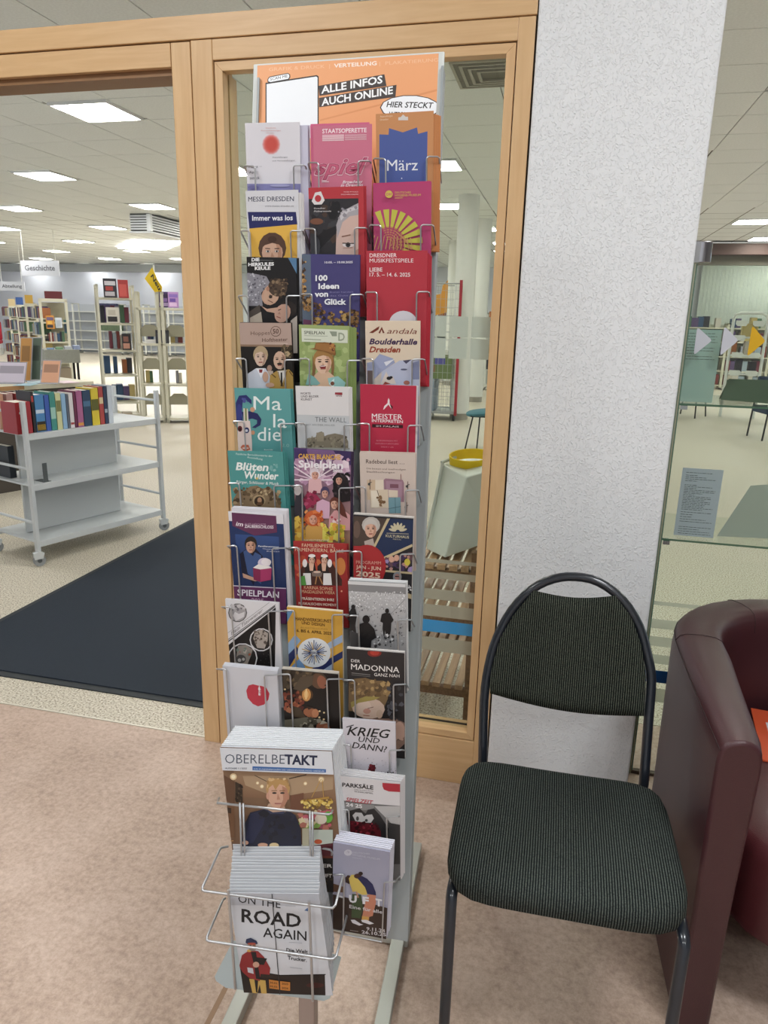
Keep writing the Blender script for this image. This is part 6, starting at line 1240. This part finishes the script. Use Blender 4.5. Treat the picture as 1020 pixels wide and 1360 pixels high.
# roll cage
RD = mat('red_lacquer', '9c2330', .4); GW = mat('grey_wire', 'a9adad', .4, .5)
g0 = P(604, 560, z=0); X0 = g0.x; Y0 = g0.y; t = thing('roll_cage', 'wire mesh roll cage with a red corner post, cartons inside', 'roll cage', at(X0 - .4, Y0 + .3, 0))
HT = P(611, 372, y=Y0).z
part(MB().box(X0 - .02, Y0 - .02, .09, X0 + .02, Y0 + .02, HT), 'corner_post', RD, t, label='red corner post'); part(MB().box(X0 - .92, Y0 - .02, .09, X0 - .88, Y0 + .02, HT), 'corner_post', RD, t, label='red corner post')
for y in (Y0, Y0 + .65):
    for z in (.14, HT - .05): part(MB().tube([(X0 - .9, y, z), (X0, y, z)], .01, 6), 'rail', GW, t)
    b = MB()
    for i in range(1, 12): b.tube([(X0 - .9 + i * .075, y, .14), (X0 - .9 + i * .075, y, HT - .05)], .0035, 4)
    for i in range(1, 16): b.tube([(X0 - .9, y, .14 + i * .12), (X0, y, .14 + i * .12)], .0035, 4)
    q = b.build('mesh_panel', GW, t); q['kind'] = 'stuff'
part(MB().box(X0 - .9, Y0, .11, X0, Y0 + .65, .135), 'base', GW, t)
for x in (X0 - .03, X0 - .87):
    for y in (Y0 + .04, Y0 + .6): part(MB().cyl((x - .015, y, .05), (x + .015, y, .05), .05, 14), 'wheel', BLK, t, smooth=True)
for k, (z0, h, w, c, lb) in enumerate(((.137, .5, .5, '8f9aa8', 'grey-blue carton at the bottom of the roll cage'), (.64, .36, .75, '6f7f52', 'green and violet patterned carton in the roll cage'), (1.003, .06, .7, 'd5d4cc', 'flat white carton on top of the patterned one'))):
    o = MB().box(X0 - .86, Y0 + .06, z0, X0 - .86 + w, Y0 + .5, z0 + h).build('carton', mat('carton_' + c, c, .7), mw=at(X0 - .5, Y0 + .3, z0)); tag(o, lb, 'carton')
    if k == 1:
        for i, (x, z, c2) in enumerate(((.08, .05, '6a62a8'), (.35, .1, '8a6a50'), (.5, .22, '5a58a0'), (.2, .24, 'b5a890'))): MB().box(X0 - .86 + x, Y0 + .058, z0 + z, X0 - .7 + x, Y0 + .0595, z0 + z + .1).build('print_patch', mat('patch_' + c2, c2, .6), o)
pw = [P(u, v, y=11.5) for u, v in ((578, 392), (586, 390), (588, 379), (595, 372), (593, 415), (577, 419))]
o = MB().prism(pw, [q + Vector((0, .01, 0)) for q in pw]).build('orange_poster', mat('poster_orange', 'dc9a3c', .6), mw=Matrix.Translation(pw[5])); tag(o, 'orange poster board leaning upright behind the roll cage', 'poster')
MB().cyl((pw[5].x + .04, 11.52, 0), (pw[5].x + .04, 11.52, pw[5].z + .2), .015, 6).build('poster_pole', METAL, o)
# teal stool chair
p = P(615, 598, z=0); t = thing('teal_chair', 'teal padded chair on thin black legs seen beyond the yellow-handled bin', 'chair', at(p.x + .22, p.y + .15, 0)); Mt = at(p.x + .02, p.y, 0, .1)
rg_ = []
for sc, z in ((.9, .42), (1, .435), (1, .455), (.9, .468), (.4, .472)): rg_.append([Mt @ Vector((.24 + .25 * sq(k, 24, 3)[0] * sc, .22 + .24 * sq(k, 24, 3)[1] * sc, z + .03 * sq(k, 24, 3)[0] * sc)) for k in range(24)])
MB().ring_loft(rg_).build('seat', mat('teal_fabric', '3f6f7a', .8), t, smooth=True)
for x0, y0, x1, y1 in ((0, 0, .08, .05), (.14, .02, .16, .10), (.44, 0, .40, .05), (.46, .44, .42, .4)): part(MB().tube([Mt @ Vector((x0, y0, 0)), Mt @ Vector((x1, y1, .43))], .009, 6), 'leg', BLK, t)
part(MB().box(.05, .02, .40, .42, .42, .425, M=Mt), 'seat_pan', BLK, t)
# slatted wooden stand behind the glass
t = thing('slatted_stand', 'brown slatted wooden shelf stand behind the glass of the side light', 'shelf', at(-.5, 2.7, 0))
for y in (2.44, 2.92):
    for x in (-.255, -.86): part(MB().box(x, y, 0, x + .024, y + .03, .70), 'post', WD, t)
for z in (.17, .47, .64):
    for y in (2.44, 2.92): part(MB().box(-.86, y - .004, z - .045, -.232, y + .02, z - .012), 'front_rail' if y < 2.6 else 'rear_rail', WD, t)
    for i in range(14): 
        x = -.262 - i * .043; part(MB().box(x - .028, 2.43, z - .012, x, 2.96, z + .006), 'slat', WL, t, bevel=0)
# grey bin tipped on it with a yellow handle
bx = [P(588, 617, y=2.62), P(619, 634, y=2.50), P(591, 741, y=2.47), P(566, 729, y=2.56)]
GB = mat('grey_plastic', 'd6dad2', .5, bump=.06, bscale=300); bn = thing('plastic_bin', 'grey plastic bin tipped over on the slatted stand, yellow ring on it', 'bin', at(-.25, 2.6, .65))
r1, r2 = P(660, 622, y=2.52), P(660, 716, y=2.60); k1, k2 = P(618, 606, y=2.86), P(672, 600, y=2.80); l1, l2 = P(600, 725, y=2.80), P(655, 705, y=2.86)
b = MB(); b.add([bx[0], bx[1], bx[2], bx[3], r1, r2, k1, k2, l1, l2], [(0, 3, 2, 1), (1, 2, 5, 4), (0, 1, 4, 7, 6), (0, 6, 8, 3), (6, 7, 9, 8), (4, 5, 9, 7), (3, 8, 9, 5, 2)])
part(b, 'body', GB, bn, bevel=.004, smooth=False)
e0, e1 = P(588, 615, y=2.61), P(563, 729, y=2.55); part(MB().tube([e0, (e0 + e1) / 2 + Vector((.002, 0, 0)), e1], .006, 8), 'rim', mat('bin_rim', 'c9ccc6', .5), bn, smooth=True)
part(MB().tube([bx[0] + Vector((-.005, 0, .008)), bx[0] + Vector((.04, .06, .02))], .006, 8), 'lid_lip', mat('bin_rim', 'c9ccc6', .5), bn, smooth=True)
YP = mat('yellow_plastic', 'e8c414', .4); cc = P(626, 610, y=2.66); ry = []
ex = Vector((1, .15, .05)).normalized(); ey = Vector((-.12, .9, .35)).normalized(); ez = ex.cross(ey).normalized(); ez = ez if ez.z > 0 else -ez
for (rs, h) in ((.082, .0), (.084, .042), (.079, .042), (.076, 0)): ry.append([cc + ex * math.cos(2 * math.pi * k / 32) * rs + ey * math.sin(2 * math.pi * k / 32) * rs * .55 + ez * (h - .022) for k in range(32)])
ry.append(ry[0]); part(MB().ring_loft(ry, cap=False), 'yellow_ring', YP, bn, smooth=True, label='yellow plastic ring')
# shelf with books near the second column
M5 = frame((P(642, 500, y=16.5).x, 16.5, 0), (1, 0, 0), (0, 1, 0)); shelf_unit('bookcase', 'white bookcase behind the second round column', M5, 1.2, 1.7, .35, (.1, .45, .8, 1.15, 1.5), 'b9bcb8', m=METAL)
for z in (.46, .81, 1.16, 1.51): bookrow(M5, .05, 1.1, z + .012, .24, .2, 'books behind the second round column', 'book in the white bookcase behind the second round column', .9, tk=.15)
M6 = M5 @ Matrix.Translation((-2.2, 1.5, 0)); shelf_unit('bookcase', 'white bookcase between the roll cage and the round columns', M6, 1.6, 1.7, .35, (.1, .45, .8, 1.15, 1.5), 'b9bcb8', m=METAL)
for z in (.81, 1.16, 1.51): bookrow(M6, .05, 1.5, z + .012, .24, .2, 'books between the columns', 'book in the white bookcase between the roll cage and the round columns', .9, tk=.17)
# ================================================================ right-hand part of the hall, seen through the glass partition
YB = 21.0
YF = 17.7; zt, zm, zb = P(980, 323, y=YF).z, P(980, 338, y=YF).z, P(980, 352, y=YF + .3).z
struct(MB().box(3.2, YB, 0, 9.0, YB + .1, CEIL + .1), 'wall_blinds', WHITE)
struct(MB().box(2.2, YF, zm, 9, YF + .3, zt), 'trim_6', mat('brown_reflection', '573f3a', .6)); struct(MB().box(2.2, YF + .28, zb, 9, YF + .45, zm), 'trim_7', mat('tan_soffit', '736c60', .7))  # brown strip is the wooden header's reflection, built as a far beam
bl_ = thing('vertical_blinds', 'pale vertical blinds covering the wall beyond the glass partition', 'blinds', at(5, YB - .1, 2.2)); b = MB(); random.seed(3)
for i in range(60): x = 3.35 + i * .094; zb = 3.25; b.prism([Vector((x, YB - .12, 0.1)), Vector((x + .090, YB - .112, 0.1)), Vector((x + .090, YB - .110, .1))], [Vector((x, YB - .12, zb)), Vector((x + .090, YB - .112, zb)), Vector((x + .090, YB - .110, zb))])
q = b.build('blind_slats', mat('blind_fabric', 'b6bcb1', .8, var=.05, vscale=4), bl_); q['kind'] = 'stuff'; MB().box(3.35, YB - .14, zb - .04, 9, YB - .06, zb).build('rail', METAL, bl_)
M7 = frame((P(905, 470, y=19.5).x, 19.5, 0), (1, 0, 0), (0, 1, 0))
for k in range(3):
    shelf_unit('bookcase', ['wall bookcase beyond the glass, next to the pillar', 'wall bookcase beyond the glass, behind the yellow arrow', 'wall bookcase beyond the glass at the right edge'][k], M7 @ Matrix.Translation((k * 1.0, 0, 0)), 1.0, 1.6, .35, (.1, .45, .8, 1.15, 1.48), 'a9ac9f', m=SH)
    for z in (.12, .46, .81, 1.16, 1.495): bookrow(M7 @ Matrix.Translation((k * 1.0, 0, 0)), .05, .95, z + .002, .26, .2, 'books in the wall bookcases beyond the glass', 'book in a wall bookcase beyond the glass partition', .85, tk=.135)
WHF = mat('white_frame', 'dde0da', .45)
p = P(968, 500, z=0); p = Vector((P(968, 470, y=13.5).x, 13.5, 0)); M8 = frame(p, (1, -.1, 0), (.1, 1, 0)); t = thing('ladder_rack', 'white rounded tube rack with paddle-shaped holders behind the arrows', 'rack', M8)
Wd = .52; MB().tube([M8 @ Vector(q) for q in ((0, 0, 0), (0, 0, 1.64), (.03, 0, 1.71), (.10, 0, 1.74), (Wd - .1, 0, 1.74), (Wd - .03, 0, 1.71), (Wd, 0, 1.64), (Wd, 0, 0))], .025, 8).build('frame', WHF, t, smooth=True)
for x in (.1, .36):
    for z in (.5, .8, 1.1, 1.38, 1.62): 
        a = [(x - .06, z), (x + .10, z), (x + .13, z - .03), (x + .10, z - .09), (x - .03, z - .09), (x - .06, z - .06)]
        MB().prism([M8 @ Vector((q, -.02, r)) for q, r in a], [M8 @ Vector((q, -.005, r)) for q, r in a]).build('holder', WHF, t)
for z in (.42, .75, 1.06, 1.36): MB().box(0, 0, z - .03, Wd, .25, z, M=M8).build('shelf_board', WHF, t)
for z in (.42, .75, 1.06, 1.36): bookrow(M8, .04, Wd - .04, z, .24, .2, 'books in the white tube rack', 'book in the white tube rack behind the arrows', .7, tk=.1)
# blue chair and a table leg group
def simple_chair(p, rz, m, label):
    M = at(p.x, p.y, 0, rz); t = thing('side_chair', label, 'chair', M); MB().box(-.22, -.22, .36, .22, .22, .45, M=M).build('seat', m, t, bevel=.02); MB().box(-.2, .19, .55, .2, .23, .85, M=M).build('backrest', m, t, bevel=.02)
    for x, y in ((-.2, -.2), (.2, -.2), (-.2, .2), (.2, .2)): MB().tube([M @ Vector((x * 1.1, y * 1.15, 0)), M @ Vector((x * .9, y, .43 if y < 0 else .8))], .012, 6).build('leg', BLK, t)
p = P(1004, 585, z=0); simple_chair(p + Vector((.24, .25, 0)), .2, mat('blue_fabric', '27384e', .8), 'dark blue chair at the right edge beyond the glass')
p = P(925, 556, z=0); simple_chair(p + Vector((-.1, .3, 0)), 2.6, mat('slate_fabric', '3a4a48', .8), 'slate chair whose thin legs show under the upper glass shelf')
